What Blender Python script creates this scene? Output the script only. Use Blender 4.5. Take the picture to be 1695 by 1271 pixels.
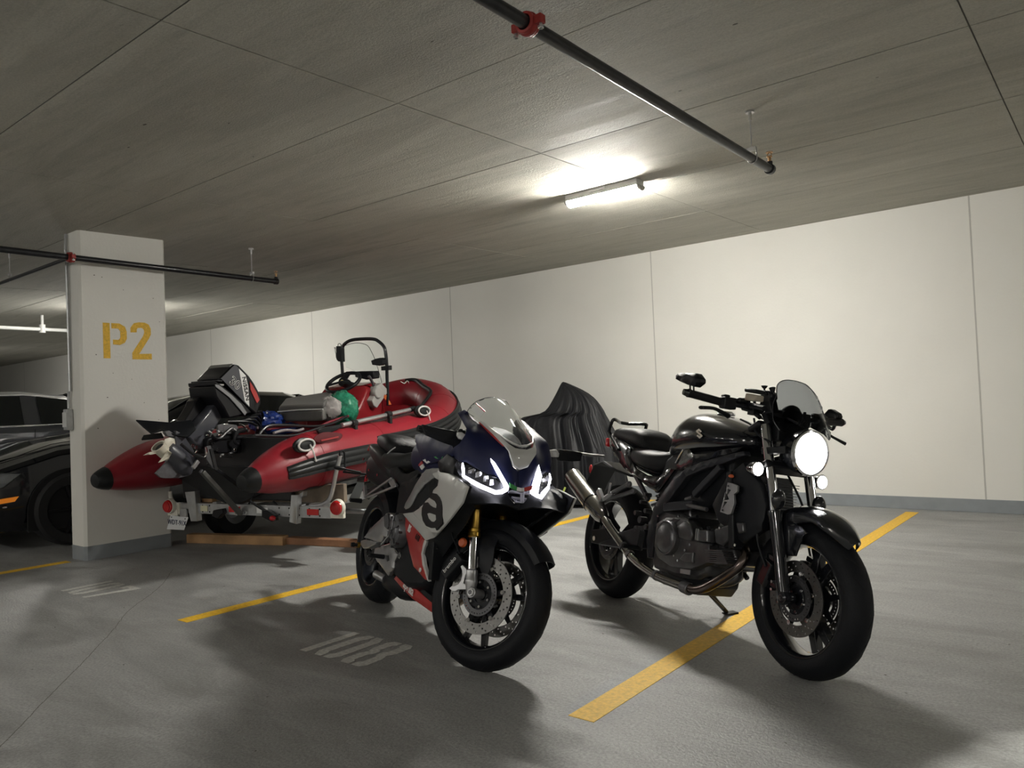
import bpy, bmesh, math, random
from mathutils import Vector as V, Matrix, noise
from mathutils.geometry import delaunay_2d_cdt
PI=math.pi; rnd=random.Random(7)
for o in list(bpy.data.objects): bpy.data.objects.remove(o)
SC=bpy.context.scene; COL=SC.collection
# ---------------------------------------------------------------- camera, world, exposure
cd=bpy.data.cameras.new('camera'); cam=bpy.data.objects.new('camera',cd); COL.objects.link(cam)
cd.sensor_width=36; cd.sensor_fit='HORIZONTAL'; cd.lens=26.7799; cd.clip_start=.05
CM=[[0.779062, 0.049155, 0.625018], [0.625637, 0.003462, -0.780106], [-0.04051, 0.998785, -0.028056]]
cam.matrix_world=Matrix([CM[0]+[0],CM[1]+[0],CM[2]+[1.1],[0,0,0,1]]); SC.camera=cam
w=bpy.data.worlds.new('world'); SC.world=w; w.use_nodes=True
w.node_tree.nodes['Background'].inputs[0].default_value=(.9,.95,1,1); w.node_tree.nodes['Background'].inputs[1].default_value=.02
SC.view_settings.view_transform='Standard'; SC.view_settings.look='None'; SC.view_settings.gamma=1
SC.view_settings.use_curve_mapping=False; SC.view_settings.exposure=0.6
LAMP_E=425.0     # emission of the diffusers in the bays
LAMP_A=130.0     # emission of the dimmer diffusers in lamps added out of view
# ---------------------------------------------------------------- materials
def mat(name,col,rough=.5,metal=0.,coat=0.,noise_=0.,nscale=20.,bump=0.,bscale=60.,emit=0.,ecol=None,trans=0.,alpha=1.,ior=1.45,detail=4,spec=None,sheen=0.):
    m=bpy.data.materials.new(name); m.use_nodes=True; nt=m.node_tree; b=nt.nodes['Principled BSDF']; I=b.inputs
    I['Base Color'].default_value=(*col,1); I['Roughness'].default_value=rough; I['Metallic'].default_value=metal
    I['Coat Weight'].default_value=coat; I['Coat Roughness'].default_value=.05; I['Transmission Weight'].default_value=trans
    I['Alpha'].default_value=alpha; I['IOR'].default_value=ior
    if spec is not None: I['Specular IOR Level'].default_value=spec
    if sheen: I['Sheen Weight'].default_value=sheen
    if emit: I['Emission Color'].default_value=(*(ecol or col),1); I['Emission Strength'].default_value=emit
    tc=nt.nodes.new('ShaderNodeTexCoord')
    if noise_:
        n=nt.nodes.new('ShaderNodeTexNoise'); n.inputs['Scale'].default_value=nscale; n.inputs['Detail'].default_value=detail
        nt.links.new(tc.outputs['Object'],n.inputs['Vector'])
        r=nt.nodes.new('ShaderNodeValToRGB'); r.color_ramp.elements[0].position=.3; r.color_ramp.elements[1].position=.7
        r.color_ramp.elements[0].color=(*[c*(1-noise_) for c in col],1); r.color_ramp.elements[1].color=(*[min(1,c*(1+noise_)) for c in col],1)
        nt.links.new(n.outputs['Fac'],r.inputs['Fac']); nt.links.new(r.outputs['Color'],I['Base Color'])
    if bump:
        n2=nt.nodes.new('ShaderNodeTexNoise'); n2.inputs['Scale'].default_value=bscale; n2.inputs['Detail'].default_value=5
        nt.links.new(tc.outputs['Object'],n2.inputs['Vector'])
        bp=nt.nodes.new('ShaderNodeBump'); bp.inputs['Strength'].default_value=bump; bp.inputs['Distance'].default_value=.01
        nt.links.new(n2.outputs['Fac'],bp.inputs['Height']); nt.links.new(bp.outputs['Normal'],I['Normal'])
    return m
def nodes(m): return m.node_tree.nodes,m.node_tree.links,m.node_tree.nodes['Principled BSDF'].inputs
def mixn(N,L,fac,a,b,mode='MIX'):
    x=N.new('ShaderNodeMix'); x.data_type='RGBA'; x.blend_type=mode
    for s,v in ((0,fac),(6,a),(7,b)):
        if hasattr(v,'links') or hasattr(v,'is_linked'): L.new(v,x.inputs[s])
        else: x.inputs[s].default_value=v if s==0 else (*v,1)
    return x.outputs[2]
def noisef(N,L,vec,scale,lo,hi,detail=6,rough=.6,stretch=None,dist=0.):
    if stretch:
        mp=N.new('ShaderNodeMapping'); mp.inputs['Scale'].default_value=stretch; L.new(vec,mp.inputs['Vector']); vec=mp.outputs[0]
    n=N.new('ShaderNodeTexNoise'); n.inputs['Scale'].default_value=scale; n.inputs['Detail'].default_value=detail; n.inputs['Roughness'].default_value=rough; n.inputs['Distortion'].default_value=dist
    L.new(vec,n.inputs['Vector']); r=N.new('ShaderNodeMapRange'); r.inputs[1].default_value=lo; r.inputs[2].default_value=hi; L.new(n.outputs['Fac'],r.inputs[0]); return r.outputs[0]
def world_vec(N):
    g=N.new('ShaderNodeNewGeometry'); return g.outputs['Position']
def concrete(name,c1,c2,c3,rough,stretch,speck=.25,bump=.35):
    m=mat(name,c1,rough); N,L,I=nodes(m); v=world_vec(N)
    big=noisef(N,L,v,.7,.35,.65,5); mid=noisef(N,L,v,3.2,.38,.66,8,.7,stretch,.8); fine=noisef(N,L,v,90,.25,.75,3,.7); fl=noisef(N,L,v,11,.52,.70,6,.75,stretch)
    c=mixn(N,L,big,c1,c2); c=mixn(N,L,mid,c,c3); 
    f=N.new('ShaderNodeMath'); f.operation='MULTIPLY'; f.inputs[1].default_value=.35; L.new(fl,f.inputs[0])
    c=mixn(N,L,f.outputs[0],c,[x*.55 for x in c1])
    g=N.new('ShaderNodeMapRange'); g.inputs[3].default_value=1-speck; g.inputs[4].default_value=1+speck; L.new(fine,g.inputs[0])
    cc=N.new('ShaderNodeCombineColor'); [L.new(g.outputs[0],cc.inputs[i]) for i in range(3)]
    c=mixn(N,L,1.0,c,cc.outputs[0],'MULTIPLY'); L.new(c,I['Base Color'])
    ad=N.new('ShaderNodeMath'); ad.operation='ADD'; L.new(mid,ad.inputs[0]); L.new(fine,ad.inputs[1])
    bp=N.new('ShaderNodeBump'); bp.inputs['Strength'].default_value=bump; bp.inputs['Distance'].default_value=.003; L.new(ad.outputs[0],bp.inputs['Height']); L.new(bp.outputs['Normal'],I['Normal'])
    rr=N.new('ShaderNodeMapRange'); rr.inputs[3].default_value=rough-.08; rr.inputs[4].default_value=rough+.1; L.new(mid,rr.inputs[0]); L.new(rr.outputs[0],I['Roughness'])
    return m
# ---------------------------------------------------------------- mesh helpers
def smp(pts,n=6,closed=False):       # Catmull-Rom through points
    P=[V(p) for p in pts]; out=[]; k=len(P)
    rng=range(k if closed else k-1)
    for i in rng:
        g=(lambda j:P[j%k]) if closed else (lambda j:P[max(0,min(k-1,j))])
        a,b,c,d=g(i-1),g(i),g(i+1),g(i+2)
        for t in range(n):
            t/=n; out.append(.5*((2*b)+(c-a)*t+(2*a-5*b+4*c-d)*t*t+(3*b-a-3*c+d)*t**3))
    if not closed: out.append(P[-1])
    return out
def basis(d):
    d=V(d).normalized(); u=d.orthogonal().normalized()
    if abs(d.z)<.95: u=(V((0,0,1))-d*d.z).normalized()
    return u,d.cross(u)
class MB:
    def __init__(s): s.v=[];s.f=[];s.mi=[];s.M=None
    def add(s,vs,fs,m=0):
        k=len(s.v); s.v+=[(s.M@V(v) if s.M else V(v)) for v in vs]; s.f+=[tuple(i+k for i in f) for f in fs]; s.mi+=[m]*len(fs); return s
    def box(s,c,d,rot=None,m=0):
        c=V(c); vs=[V((x*d[0]/2,y*d[1]/2,z*d[2]/2)) for x in(-1,1) for y in(-1,1) for z in(-1,1)]
        if rot is not None: vs=[rot@v for v in vs]
        return s.add([c+v for v in vs],[(0,1,3,2),(4,6,7,5),(0,4,5,1),(2,3,7,6),(0,2,6,4),(1,5,7,3)],m)
    def bar(s,p,q,w,h,m=0,up=None,w2=None,h2=None):
        p,q=V(p),V(q); d=(q-p).normalized(); u,v=basis(d)
        if up is not None: u=(V(up)-d*V(up).dot(d)).normalized(); v=d.cross(u)
        w2=w2 or w;h2=h2 or h
        vs=[o+u*a*hh/2+v*b*ww/2 for o,ww,hh in((p,w,h),(q,w2,h2)) for a,b in((-1,-1),(1,-1),(1,1),(-1,1))]
        return s.add(vs,[(3,2,1,0),(4,5,6,7),(0,1,5,4),(1,2,6,5),(2,3,7,6),(3,0,4,7)],m)
    def loft(s,rings,m=0,caps=True,closed=False):
        n=len(rings[0]); vs=[p for r in rings for p in r]; fs=[]; K=len(rings)
        for i in range(K if closed else K-1):
            for j in range(n): a=i*n+j;b=i*n+(j+1)%n;c=((i+1)%K)*n; fs.append((a,b,c+(j+1)%n,c+j))
        if caps and not closed: fs+= [tuple(range(n))[::-1],tuple((K-1)*n+i for i in range(n))]
        return s.add(vs,fs,m)
    def tube(s,pts,r,n=10,m=0,caps=True,closed=False,sm=0,flat=1.):
        P=smp(pts,sm,closed) if sm else [V(p) for p in pts]; k=len(P)
        R_=r if hasattr(r,'__len__') else [r]*len(pts)
        def rad(i):
            t=i/(k-1)*(len(R_)-1) if k>1 else 0; a=int(t); b=min(a+1,len(R_)-1); return R_[a]*(1-t+a)+R_[b]*(t-a)
        rings=[]; u=None
        for i in range(k):
            a=P[i-1] if (i or closed) else P[0]; b=P[(i+1)%k] if (i<k-1 or closed) else P[-1]; d=(b-a).normalized()
            if u is None: u,_=basis(d)
            u=(u-d*u.dot(d)).normalized(); v=d.cross(u); rr=rad(i)
            rings.append([P[i]+u*math.cos(q)*rr+v*math.sin(q)*rr*flat for q in [2*PI*j/n for j in range(n)]])
        return s.loft(rings,m,caps,closed)
    def cyl(s,p,q,r,r2=None,n=20,m=0,caps=True): return s.tube([p,q],[r,r2 if r2 is not None else r],n,m,caps)
    def lathe(s,prof,o=(0,0,0),ax=(0,1,0),n=32,m=0,closed=False,a0=0,a1=2*PI):
        o=V(o);d=V(ax).normalized();u,v=basis(d); full=abs(a1-a0-2*PI)<1e-6; K=n if full else n+1
        vs=[];k=len(prof)
        for i in range(K):
            a=a0+(a1-a0)*i/n; c=u*math.cos(a)+v*math.sin(a)
            vs+=[o+c*r+d*h for r,h in prof]
        fs=[]
        for i in range(K if full else K-1):
            for j in range(k if closed else k-1): A=i*k+j;B=i*k+(j+1)%k;C=((i+1)%K)*k; fs.append((A,B,C+(j+1)%k,C+j))
        return s.add(vs,fs,m)
    def ell(s,c,r,n=16,k=10,rot=None,m=0):
        c=V(c);vs=[];fs=[]
        for i in range(k+1):
            t=PI*i/k
            for j in range(n):
                a=2*PI*j/n; q=V((r[0]*math.sin(t)*math.cos(a),r[1]*math.sin(t)*math.sin(a),r[2]*math.cos(t))); vs.append(c+(rot@q if rot else q))
        for i in range(k):
            for j in range(n): fs.append((i*n+j,i*n+(j+1)%n,(i+1)*n+(j+1)%n,(i+1)*n+j))
        return s.add(vs,fs,m)
    def patch(s,out,holes=(),th=.004,bulge=0.,bw=.08,res=.03,side=(0,-1,0),m=0,fn=None,back=None):
        """sheet inside a closed 3-D outline: heights over its mean plane blend from the outline, plus a swell"""
        P=[V(p) for p in out]; c=sum(P,V((0,0,0)))/len(P); nrm=V((0,0,0))
        for i in range(len(P)): nrm+=(P[i]-c).cross(P[(i+1)%len(P)]-c)
        nrm.normalize()
        if nrm.dot(V(side))<0: nrm=-nrm
        u=nrm.orthogonal().normalized(); v=nrm.cross(u)
        def to(p): p=V(p)-c; return V((p.dot(u),p.dot(v)))
        B=[to(p) for p in P]; H=[(p-c).dot(nrm) for p in P]
        def dens(poly,hh=None):
            o=[];h=[]
            for i in range(len(poly)):
                a,b=poly[i],poly[(i+1)%len(poly)]; k=max(1,int((b-a).length/(res*1.2)))
                for t in range(k): o.append(a.lerp(b,t/k)); h.append((hh[i]*(1-t/k)+hh[(i+1)%len(poly)]*t/k) if hh else 0)
            return o,h
        B2,H2=dens(B,H); loops=[B2]
        for hl in holes: loops.append([to(p) for p in hl])
        pts=[];edges=[];faces=[]
        for lp in loops:
            k=len(pts); pts+=lp; edges+=[(k+i,k+(i+1)%len(lp)) for i in range(len(lp))]
        x0=min(p.x for p in B2);x1=max(p.x for p in B2);y0=min(p.y for p in B2);y1=max(p.y for p in B2)
        def bd(p): return min((p-q).length for q in B2)
        def inside(p,poly):
            r=False
            for i in range(len(poly)):
                a,b=poly[i],poly[i-1]
                if (a.y>p.y)!=(b.y>p.y) and p.x<(b.x-a.x)*(p.y-a.y)/(b.y-a.y)+a.x: r=not r
            return r
        if res<1:
            yy=y0+res/2;row=0
            while yy<y1:
                xx=x0+(res/2 if row%2 else 0)
                while xx<x1:
                    q=V((xx,yy))
                    if inside(q,B2) and bd(q)>res*.45 and not any(inside(q,h) or min((q-t).length for t in h)<res*.3 for h in loops[1:]): pts.append(q)
                    xx+=res
                yy+=res*.87;row+=1
        vv,_,ff,ov,_,_=delaunay_2d_cdt(pts,edges,[],2,1e-6)
        ff=[f for f in ff if inside((vv[f[0]]+vv[f[1]]+vv[f[2]])/3,B2) and not any(inside((vv[f[0]]+vv[f[1]]+vv[f[2]])/3,h) for h in loops[1:])]
        top=[];nb=len(B2)
        for p in vv:
            sw=sh=0.
            for q,h in zip(B2,H2):
                d=(p-q).length
                if d<1e-5: sw=1.;sh=h;break
                w_=1/d**2.5; sw+=w_; sh+=w_*h
            h=sh/sw
            if bulge: t=min(1,bd(p)/bw); h+=bulge*(1-(1-t)**2)
            q=c+u*p.x+v*p.y+nrm*h
            if fn: q=V(fn(q))
            top.append(q)
        bot=[q-nrm*th for q in top] if back is None else [q-nrm*((q-c).dot(nrm)+back) for q in top]
        n=len(top); fs=[tuple(f) for f in ff]+[tuple(i+n for i in reversed(f)) for f in ff]
        cnt={}
        for f in ff:
            for i in range(3): e=(f[i],f[(i+1)%3]); cnt[e]=cnt.get(e,0)+1
        for (a,b) in cnt:
            if (b,a) not in cnt: fs.append((b,a,a+n,b+n))
        return s.add(top+bot,fs,m)
    def slab(s,out,d,holes=(),m=0):      # flat plate: outline swept by vector d
        return s.patch(out,holes,th=V(d).length,res=9,side=tuple(-V(d)),m=m)
    def build(s,name,mats,parent=None,angle=35,bev=0.,sub=0,flat=False,kind=None,label=None):
        me=bpy.data.meshes.new(name); me.from_pydata([tuple(v) for v in s.v],[],s.f); 
        for mm in (mats if isinstance(mats,(list,tuple)) else [mats]): me.materials.append(mm)
        if any(s.mi): me.polygons.foreach_set('material_index',s.mi)
        bm=bmesh.new(); bm.from_mesh(me); bmesh.ops.remove_doubles(bm,verts=bm.verts,dist=1e-5); bmesh.ops.recalc_face_normals(bm,faces=bm.faces); bm.to_mesh(me); bm.free()
        if not flat:
            me.shade_smooth(); me.set_sharp_from_angle(angle=math.radians(angle))
        o=bpy.data.objects.new(name,me); COL.objects.link(o)
        if parent: o.parent=parent
        if bev: b=o.modifiers.new('bevel','BEVEL'); b.width=bev; b.segments=2; b.limit_method='ANGLE'; b.angle_limit=.6
        if sub: b=o.modifiers.new('sub','SUBSURF'); b.levels=sub; b.render_levels=sub
        if kind: o['kind']=kind
        if label: o['label']=label
        return o
def thing(name,label,cat,loc=(0,0,0),frame=None,group=None):
    o=bpy.data.objects.new(name,None); o.empty_display_size=.1; COL.objects.link(o)
    if frame:
        a,r0,r1,r2=frame; o.matrix_world=Matrix([list(r0)+[a[0]],list(r1)+[a[1]],list(r2)+[a[2]],[0,0,0,1]])
    else: o.location=loc
    o['label']=label; o['category']=cat
    if group: o['group']=group
    return o
def tag(o,label,cat,group=None):
    o['label']=label;o['category']=cat
    if group:o['group']=group
    return o
def rel(frame,base):      # matrix taking frame coordinates into base coordinates
    f=lambda F:Matrix([list(F[1])+[F[0][0]],list(F[2])+[F[0][1]],list(F[3])+[F[0][2]],[0,0,0,1]])
    return f(base).inverted()@f(frame)
def ringp(c,r,n=12,ax='y',a0=0.):
    c=V(c);e={'y':(V((1,0,0)),V((0,0,1))),'x':(V((0,1,0)),V((0,0,1))),'z':(V((1,0,0)),V((0,1,0)))}[ax]
    return [c+e[0]*r*math.cos(a0+2*PI*i/n)+e[1]*r*math.sin(a0+2*PI*i/n) for i in range(n)]
def text_mesh(txt,size,depth=.001,shear=0.,off=0.):
    cu=bpy.data.curves.new('t','FONT'); cu.body=txt; cu.size=size; cu.extrude=depth; cu.align_x='CENTER'; cu.align_y='CENTER'; cu.shear=shear; cu.offset=off; cu.resolution_u=3
    o=bpy.data.objects.new('t',cu); COL.objects.link(o); bpy.context.view_layer.update()
    me=bpy.data.meshes.new_from_object(o.evaluated_get(bpy.context.evaluated_depsgraph_get())); vs=[v.co.copy() for v in me.vertices]; fs=[tuple(p.vertices) for p in me.polygons]
    bpy.data.objects.remove(o); bpy.data.meshes.remove(me); return vs,fs
def text(mb,txt,size,o,dx,dy,depth=.001,shear=0.,off=0.,sx=1.,m=0):   # lettering laid from o along dx (reading) and dy (up)
    vs,fs=text_mesh(txt,size,depth,shear,off); dx=V(dx).normalized(); dz=dx.cross(V(dy)).normalized(); dy=dz.cross(dx); o=V(o)
    return mb.add([o+dx*v.x*sx+dy*v.y+dz*v.z for v in vs],fs,m)
# ---------------------------------------------------------------- room
M_ceil=concrete('ceiling concrete',(.44,.43,.375),(.36,.35,.305),(.52,.51,.45),.8,(.14,1,1),.14,.9)
M_floor=concrete('floor concrete',(.255,.257,.25),(.19,.19,.182),(.35,.352,.345),.5,(.35,1,1),.34,.5)
M_wall=mat('white wall paint',(.74,.73,.685),.6,noise_=.03,nscale=1.2,bump=.12,bscale=45)
M_base=mat('grey base paint',(.25,.27,.285),.5,noise_=.08,nscale=9,bump=.1)
M_yel=mat('yellow line paint',(.78,.47,.035),.55,noise_=.16,nscale=55,bump=.3,bscale=120)
M_numw=mat('worn white floor paint',(.5,.5,.47),.6,noise_=.22,nscale=60)
M_dark=mat('dark joint',(.13,.125,.11),.9); M_joint=mat('wall joint filler',(.5,.49,.46),.8)
M_black=mat('black plastic',(.007,.008,.010),.42,spec=.35)
M_gal=mat('galvanised steel',(.52,.53,.54),.38,.9,noise_=.12,nscale=18)
M_white=mat('white plastic',(.78,.78,.76),.35)
M_lampfill=mat('added fill diffuser',(1,1,1),.5,emit=LAMP_A,ecol=(1.0,.965,.90))
M_lampglow=mat('lit diffuser',(1,1,1),.5,emit=LAMP_E,ecol=(1.0,.965,.89))
CY=lambda y: 2.59+.025*y            # the ceiling falls slightly towards the aisle
def struct(o): o['kind']='structure'; return o
WX0,WX1,WY0,WY1=-32.,7.5,-9.,7.76
fl=struct(MB().box(((WX0+WX1)/2,(WY0+WY1)/2,-.1),(WX1-WX0+.6,WY1-WY0+.6,.2)).build('floor',M_floor,flat=True))
ce=struct(MB().add([(WX0,WY0,CY(WY0)+.006),(WX1,WY0,CY(WY0)+.006),(WX1,WY1+.1,CY(WY1)+.006),(WX0,WY1+.1,CY(WY1)+.006),(WX0,WY0,CY(WY0)+.3),(WX1,WY0,CY(WY0)+.3),(WX1,WY1+.1,CY(WY1)+.3),(WX0,WY1+.1,CY(WY1)+.3)],[(0,1,2,3),(4,7,6,5),(0,4,5,1),(2,6,7,3),(1,5,6,2),(0,3,7,4)]).build('ceiling',M_dark,flat=True))
# formwork panels of the ceiling, each its own piece, joints between them
xs=[-.45+2.35*i for i in range(-13,4)]; ys=[1.44+1.22*i for i in range(-8,6)]
def pmesh(w_,h_):
    mb=MB(); mb.box((w_/2,h_/2,.004),(w_-.007,h_-.007,.008)); me=mb.build('panel',M_ceil,flat=True); return me
cache={}
for i,x in enumerate(xs):
    x1=min(x+2.35,WX1)
    for y in ys:
        y1=min(y+1.22,WY1)
        if y1-y<.05 or x1-x<.05: continue
        k=(round(x1-x,2),round(y1-y,2))
        if k not in cache: o=pmesh(*k); cache[k]=o
        else: o=cache[k].copy(); COL.objects.link(o)
        o.parent=ce; o.location=(x,y,CY(y)+rnd.uniform(-.002,.0015)); o.rotation_euler=(math.atan(.025),0,0)
# small blow holes and fins in the concrete
mb=MB()
for px,py,r in ((-3.9,1.9,.018),(-3.6,2.2,.01),(-4.3,2.0,.012),(-2.2,2.3,.012),(-1.2,3.1,.01),(-.9,4.2,.008),(-4.0,2.6,.01),(-1.7,3.6,.008),(-3.3,3.2,.006),(-2.1,5.2,.006)):
    mb.ell((px,py,CY(py)-.0003),(r*1.3,r*.6,.0012),8,4)
mb.build('pit',M_dark,ce,kind='stuff')
# walls
wb=struct(MB().box(((WX0+WX1)/2,WY1+.16,1.5),(WX1-WX0+.6,.3,3.4)).build('wall_back',M_dark,flat=True))
J=[-32]+[-.98-3.14*i for i in range(9,-1,-1)]+[2.16,5.3,7.5]
for a,b in zip(J[:-1],J[1:]):
    MB().box(((a+b)/2,WY1+.005,1.4),(b-a-.008,.012,2.78)).build('panel',M_wall,wb,bev=.003)
for a,b in zip(J[:-1],J[1:]): MB().box((b,WY1+.0035,1.4),(.012,.012,2.8)).build('joint_filler',M_joint,wb)
struct(MB().box(((WX0+WX1)/2,WY1-.004,.057),(WX1-WX0,.01,.114)).build('baseboard_back',M_base,bev=.002))
wr=struct(MB().box((WX1+.15,(WY0+WY1)/2,1.4),(.3,WY1-WY0+.6,3.2)).build('wall_right',M_wall,flat=True))
wf=struct(MB().box(((WX0+WX1)/2,WY0-.15,1.4),(WX1-WX0+.6,.3,3.2)).build('wall_front',M_wall,flat=True))
wl=struct(MB().box((WX0-.15,(WY0+WY1)/2,1.4),(.3,WY1-WY0+.6,3.2)).build('wall_left',M_wall,flat=True))
# painted lines (parts of the floor)
for x0,y0,x1,y1,w_ in ((-1.528,2.215,-1.526,7.56,.106),(-4.05,2.105,-4.10,7.5,.1),(-6.60,-1.2,-6.62,2.52,.1),(1.02,2.2,1.02,7.55,.1),(3.57,2.2,3.57,7.55,.1),(-9.15,2.1,-9.2,7.5,.1)):
    MB().bar((x0,y0,.0008),(x1,y1,.0008),w_,.0016,up=(0,0,1)).build('painted_line',M_yel,fl,flat=True)
def digit(polys,ox,oy,name='painted_digit',m_=None,par=None,fn=None):
    mb=MB()
    for p in polys: mb.slab([fn(x,y) if fn else (ox+x,oy+y,.0016) for x,y in p],(0,0,-.0012) if not fn else (-.001,0,0))
    return mb.build(name,m_ or M_numw,par or fl,flat=True)
def rr(x0,y0,x1,y1,side):    # half of a stencilled 0: side -1 left, +1 right
    c=.045
    return [(x1,y0),(x0+c*.6,y0),(x0,y0+c),(x0,y1-c),(x0+c*.6,y1),(x1,y1),(x1,y1-.04),(x0+.055,y1-.06),(x0+.055,y0+.06),(x1,y0+.04)] if side<0 else [(2*x1-a,b) for a,b in rr(x0,y0,x1,y1,-1)]
one=[[(0,0),(.05,0),(.05,.32),(0,.32)]]
zero=[rr(0,0,.07,.32,-1),[(.16-a,b) for a,b in rr(0,0,.07,.32,-1)]]
def e8():
    L_=[(.07,0),(.02,0),(0,.03),(0,.12),(.02,.16),(0,.2),(0,.29),(.02,.32),(.07,.32),(.07,.285),(.052,.27),(.052,.2),(.07,.18),(.07,.145),(.052,.125),(.052,.05),(.07,.035)]
    return [L_,[(.16-a,b) for a,b in L_]]
seven=[[(0,.32),(.16,.32),(.16,.27),(.09,0),(.04,0),(.10,.275),(.055,.275),(.05,.25),(0,.25)]]
digit(one,-3.055,2.15);digit(zero,-2.97,2.15);digit(e8(),-2.775,2.15)
digit(one,-5.53,2.05);digit(zero,-5.44,2.05);digit(seven,-5.24,2.05)
# hairline crack in the slab
cr=[(-2.6,.55),(-3.07,.94),(-3.4,1.19),(-3.8,1.50),(-4.2,1.80),(-4.57,2.06),(-5.0,2.45),(-5.5,2.8)]
mb=MB()
cp=smp([(x,y,.0004) for x,y in cr],8)
for a,b in zip(cp[:-1],cp[1:]): mb.bar(a+V((rnd.uniform(-.004,.004),rnd.uniform(-.004,.004),0)),b,.0028,.0006,up=(0,0,1))
mb.build('crack',M_dark,fl)
mb=MB()
for _ in range(60):
    x,y=rnd.uniform(-5.5,.8),rnd.uniform(.7,4.5); mb.ell((x,y,.0005),(rnd.uniform(.002,.007),rnd.uniform(.002,.005),.0012),6,3)
mb.build('grit',M_dark,fl,kind='stuff')
# pillar
pil=thing('concrete_pillar','white concrete pillar painted P2 in yellow beside the red boat','pillar',(-6.63,3.0,0))
def sl(x,y,z): return (x+6.63,y-3.0,z)
PX0,PX1,PY0,PY1=-6.76,-6.5,2.6,3.315
def column(x0,x1,y0,y1,z0,z1,ch=.02):
    o=[(x0+ch,y0),(x1-ch,y0),(x1,y0+ch),(x1,y1-ch),(x1-ch,y1),(x0+ch,y1),(x0,y1-ch),(x0,y0+ch)]
    mb=MB(); mb.loft([[sl(x,y,z0) for x,y in o],[sl(x,y,z1) for x,y in o]]); return mb
column(PX0,PX1,PY0,PY1,.10,2.68).build('shaft',M_wall,pil)
column(PX0-.002,PX1+.002,PY0-.002,PY1+.002,0,.112).build('base_band',M_base,pil)
mb=MB()
for y,z,r in ((2.72,2.30,.006),(2.78,2.29,.005),(2.95,2.2,.004),(3.2,2.15,.005),(3.25,1.95,.004),(2.72,1.65,.006),(2.80,1.30,.006),(3.1,1.25,.004),(2.72,1.05,.006),(3.0,1.45,.004),(3.22,1.1,.004),(2.76,.6,.005),(2.85,1.5,.004)):
    mb.ell(sl(PX1+.0005,y,z),(.001,r,r*.7),8,4)
mb.build('pit',M_dark,pil,kind='stuff')
fP=lambda x,y:sl(PX1+.0012,x,y)
# stencilled P and 2 on the wide face
Pp=[[(2.777,1.622),(2.832,1.622),(2.832,1.915),(2.777,1.915)],[(2.845,1.915),(2.91,1.915),(2.955,1.89),(2.968,1.85),(2.968,1.79),(2.95,1.755),(2.91,1.735),(2.855,1.738),(2.855,1.778),(2.90,1.778),(2.915,1.795),(2.915,1.85),(2.90,1.872),(2.845,1.87)]]
Two=[[(3.0,1.845),(3.0,1.885),(3.03,1.925),(3.07,1.935),(3.12,1.935),(3.155,1.92),(3.172,1.885),(3.172,1.835),(3.155,1.80),(3.068,1.665),(3.175,1.67),(3.175,1.62),(3.01,1.618),(3.01,1.672),(3.105,1.82),(3.115,1.85),(3.112,1.875),(3.095,1.888),(3.06,1.885),(3.052,1.87),(3.052,1.848)]]
digit(Pp,0,0,'painted_letter',M_yel,pil,fP); digit(Two,0,0,'painted_digit',M_yel,pil,fP)
# conduit and switch box on the pillar's narrow face
cd_=thing('electrical_conduit','thin grey conduit with a small metal box on the narrow face of the pillar','conduit',(-6.69,2.58,0))
q=lambda x,y,z:(x+6.69,y-2.58,z)
mb=MB(); mb.tube([q(-6.69,2.585,2.65),q(-6.69,2.58,2.5),q(-6.675,2.58,2.42),q(-6.675,2.585,1.36)],.011,8,sm=4); mb.tube([q(-6.69,2.58,1.36),q(-6.70,2.58,1.3),q(-6.70,2.58,1.22)],.01,8,sm=4); mb.build('pipe',M_gal,cd_)
MB().box(q(-6.695,2.573,1.13),(.075,.05,.17)).build('box',M_gal,cd_,bev=.006)
MB().box(q(-6.695,2.546,1.13),(.08,.006,.12)).build('cover_plate',mat('grey plate',(.55,.56,.55),.45),cd_,bev=.002)
for zz in (1.95,1.5): MB().box(q(-6.675,2.578,zz),(.035,.006,.02)).build('strap',M_gal,cd_)
# ---------------------------------------------------------------- ceiling lights
M_hous=mat('white lamp housing',(.7,.7,.68),.4)
M_capm=mat('grey lamp end',(.45,.45,.44),.4)
def batten(x,y,label,L_=.64,group=None,rot=0.,glow=None):
    t=thing('ceiling_light',label,'ceiling light',(x,y,CY(y)-.002),group=group); t.rotation_euler=(0,0,rot)
    n=10; sec=lambda X,r,z0:[(X,r*math.cos(a),z0+.055*math.sin(a)) for a in [-.30-(PI-.6)*i/n for i in range(n+1)]]
    MB().box((0,0,-.024),(L_-.01,.108,.048)).build('housing',M_hous,t,bev=.003)
    MB().loft([sec(-L_/2+.012,.052,-.034),sec(L_/2-.012,.052,-.034)]).build('diffuser',glow or M_lampglow,t)
    for s in (-1,1):
        a,b=s*(L_/2-.012),s*(L_/2+.008)
        MB().loft([sec(a,.058,-.03),sec(b,.055,-.03)]).build('end_cap',M_capm,t,bev=.003)
    MB().box((-.02,-.052,-.012),(.14,.03,.024)).build('bracket',M_hous,t,bev=.002)
    return t
batten(-2.99,4.93,'lit ceiling light above the wall behind the two motorcycles')
GL='lit ceiling lights added out of view'
batten(-10.9,4.85,'lit ceiling light hidden behind the pillar')
for x,y in ((-7.0,-2.2),(-3.,-2.2),(.9,-2.2),(4.8,-2.2),(-18.6,4.85),(-14.9,-2.2),(-11.,-2.2),(4.9,4.9),(-5.,-6.5),(1.,-6.5)): batten(x,y,'lit ceiling light added out of view for more ambient light',.64,GL,glow=M_lampfill)  # unseen lamps: a row behind the view, with more added for ambient light
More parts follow.
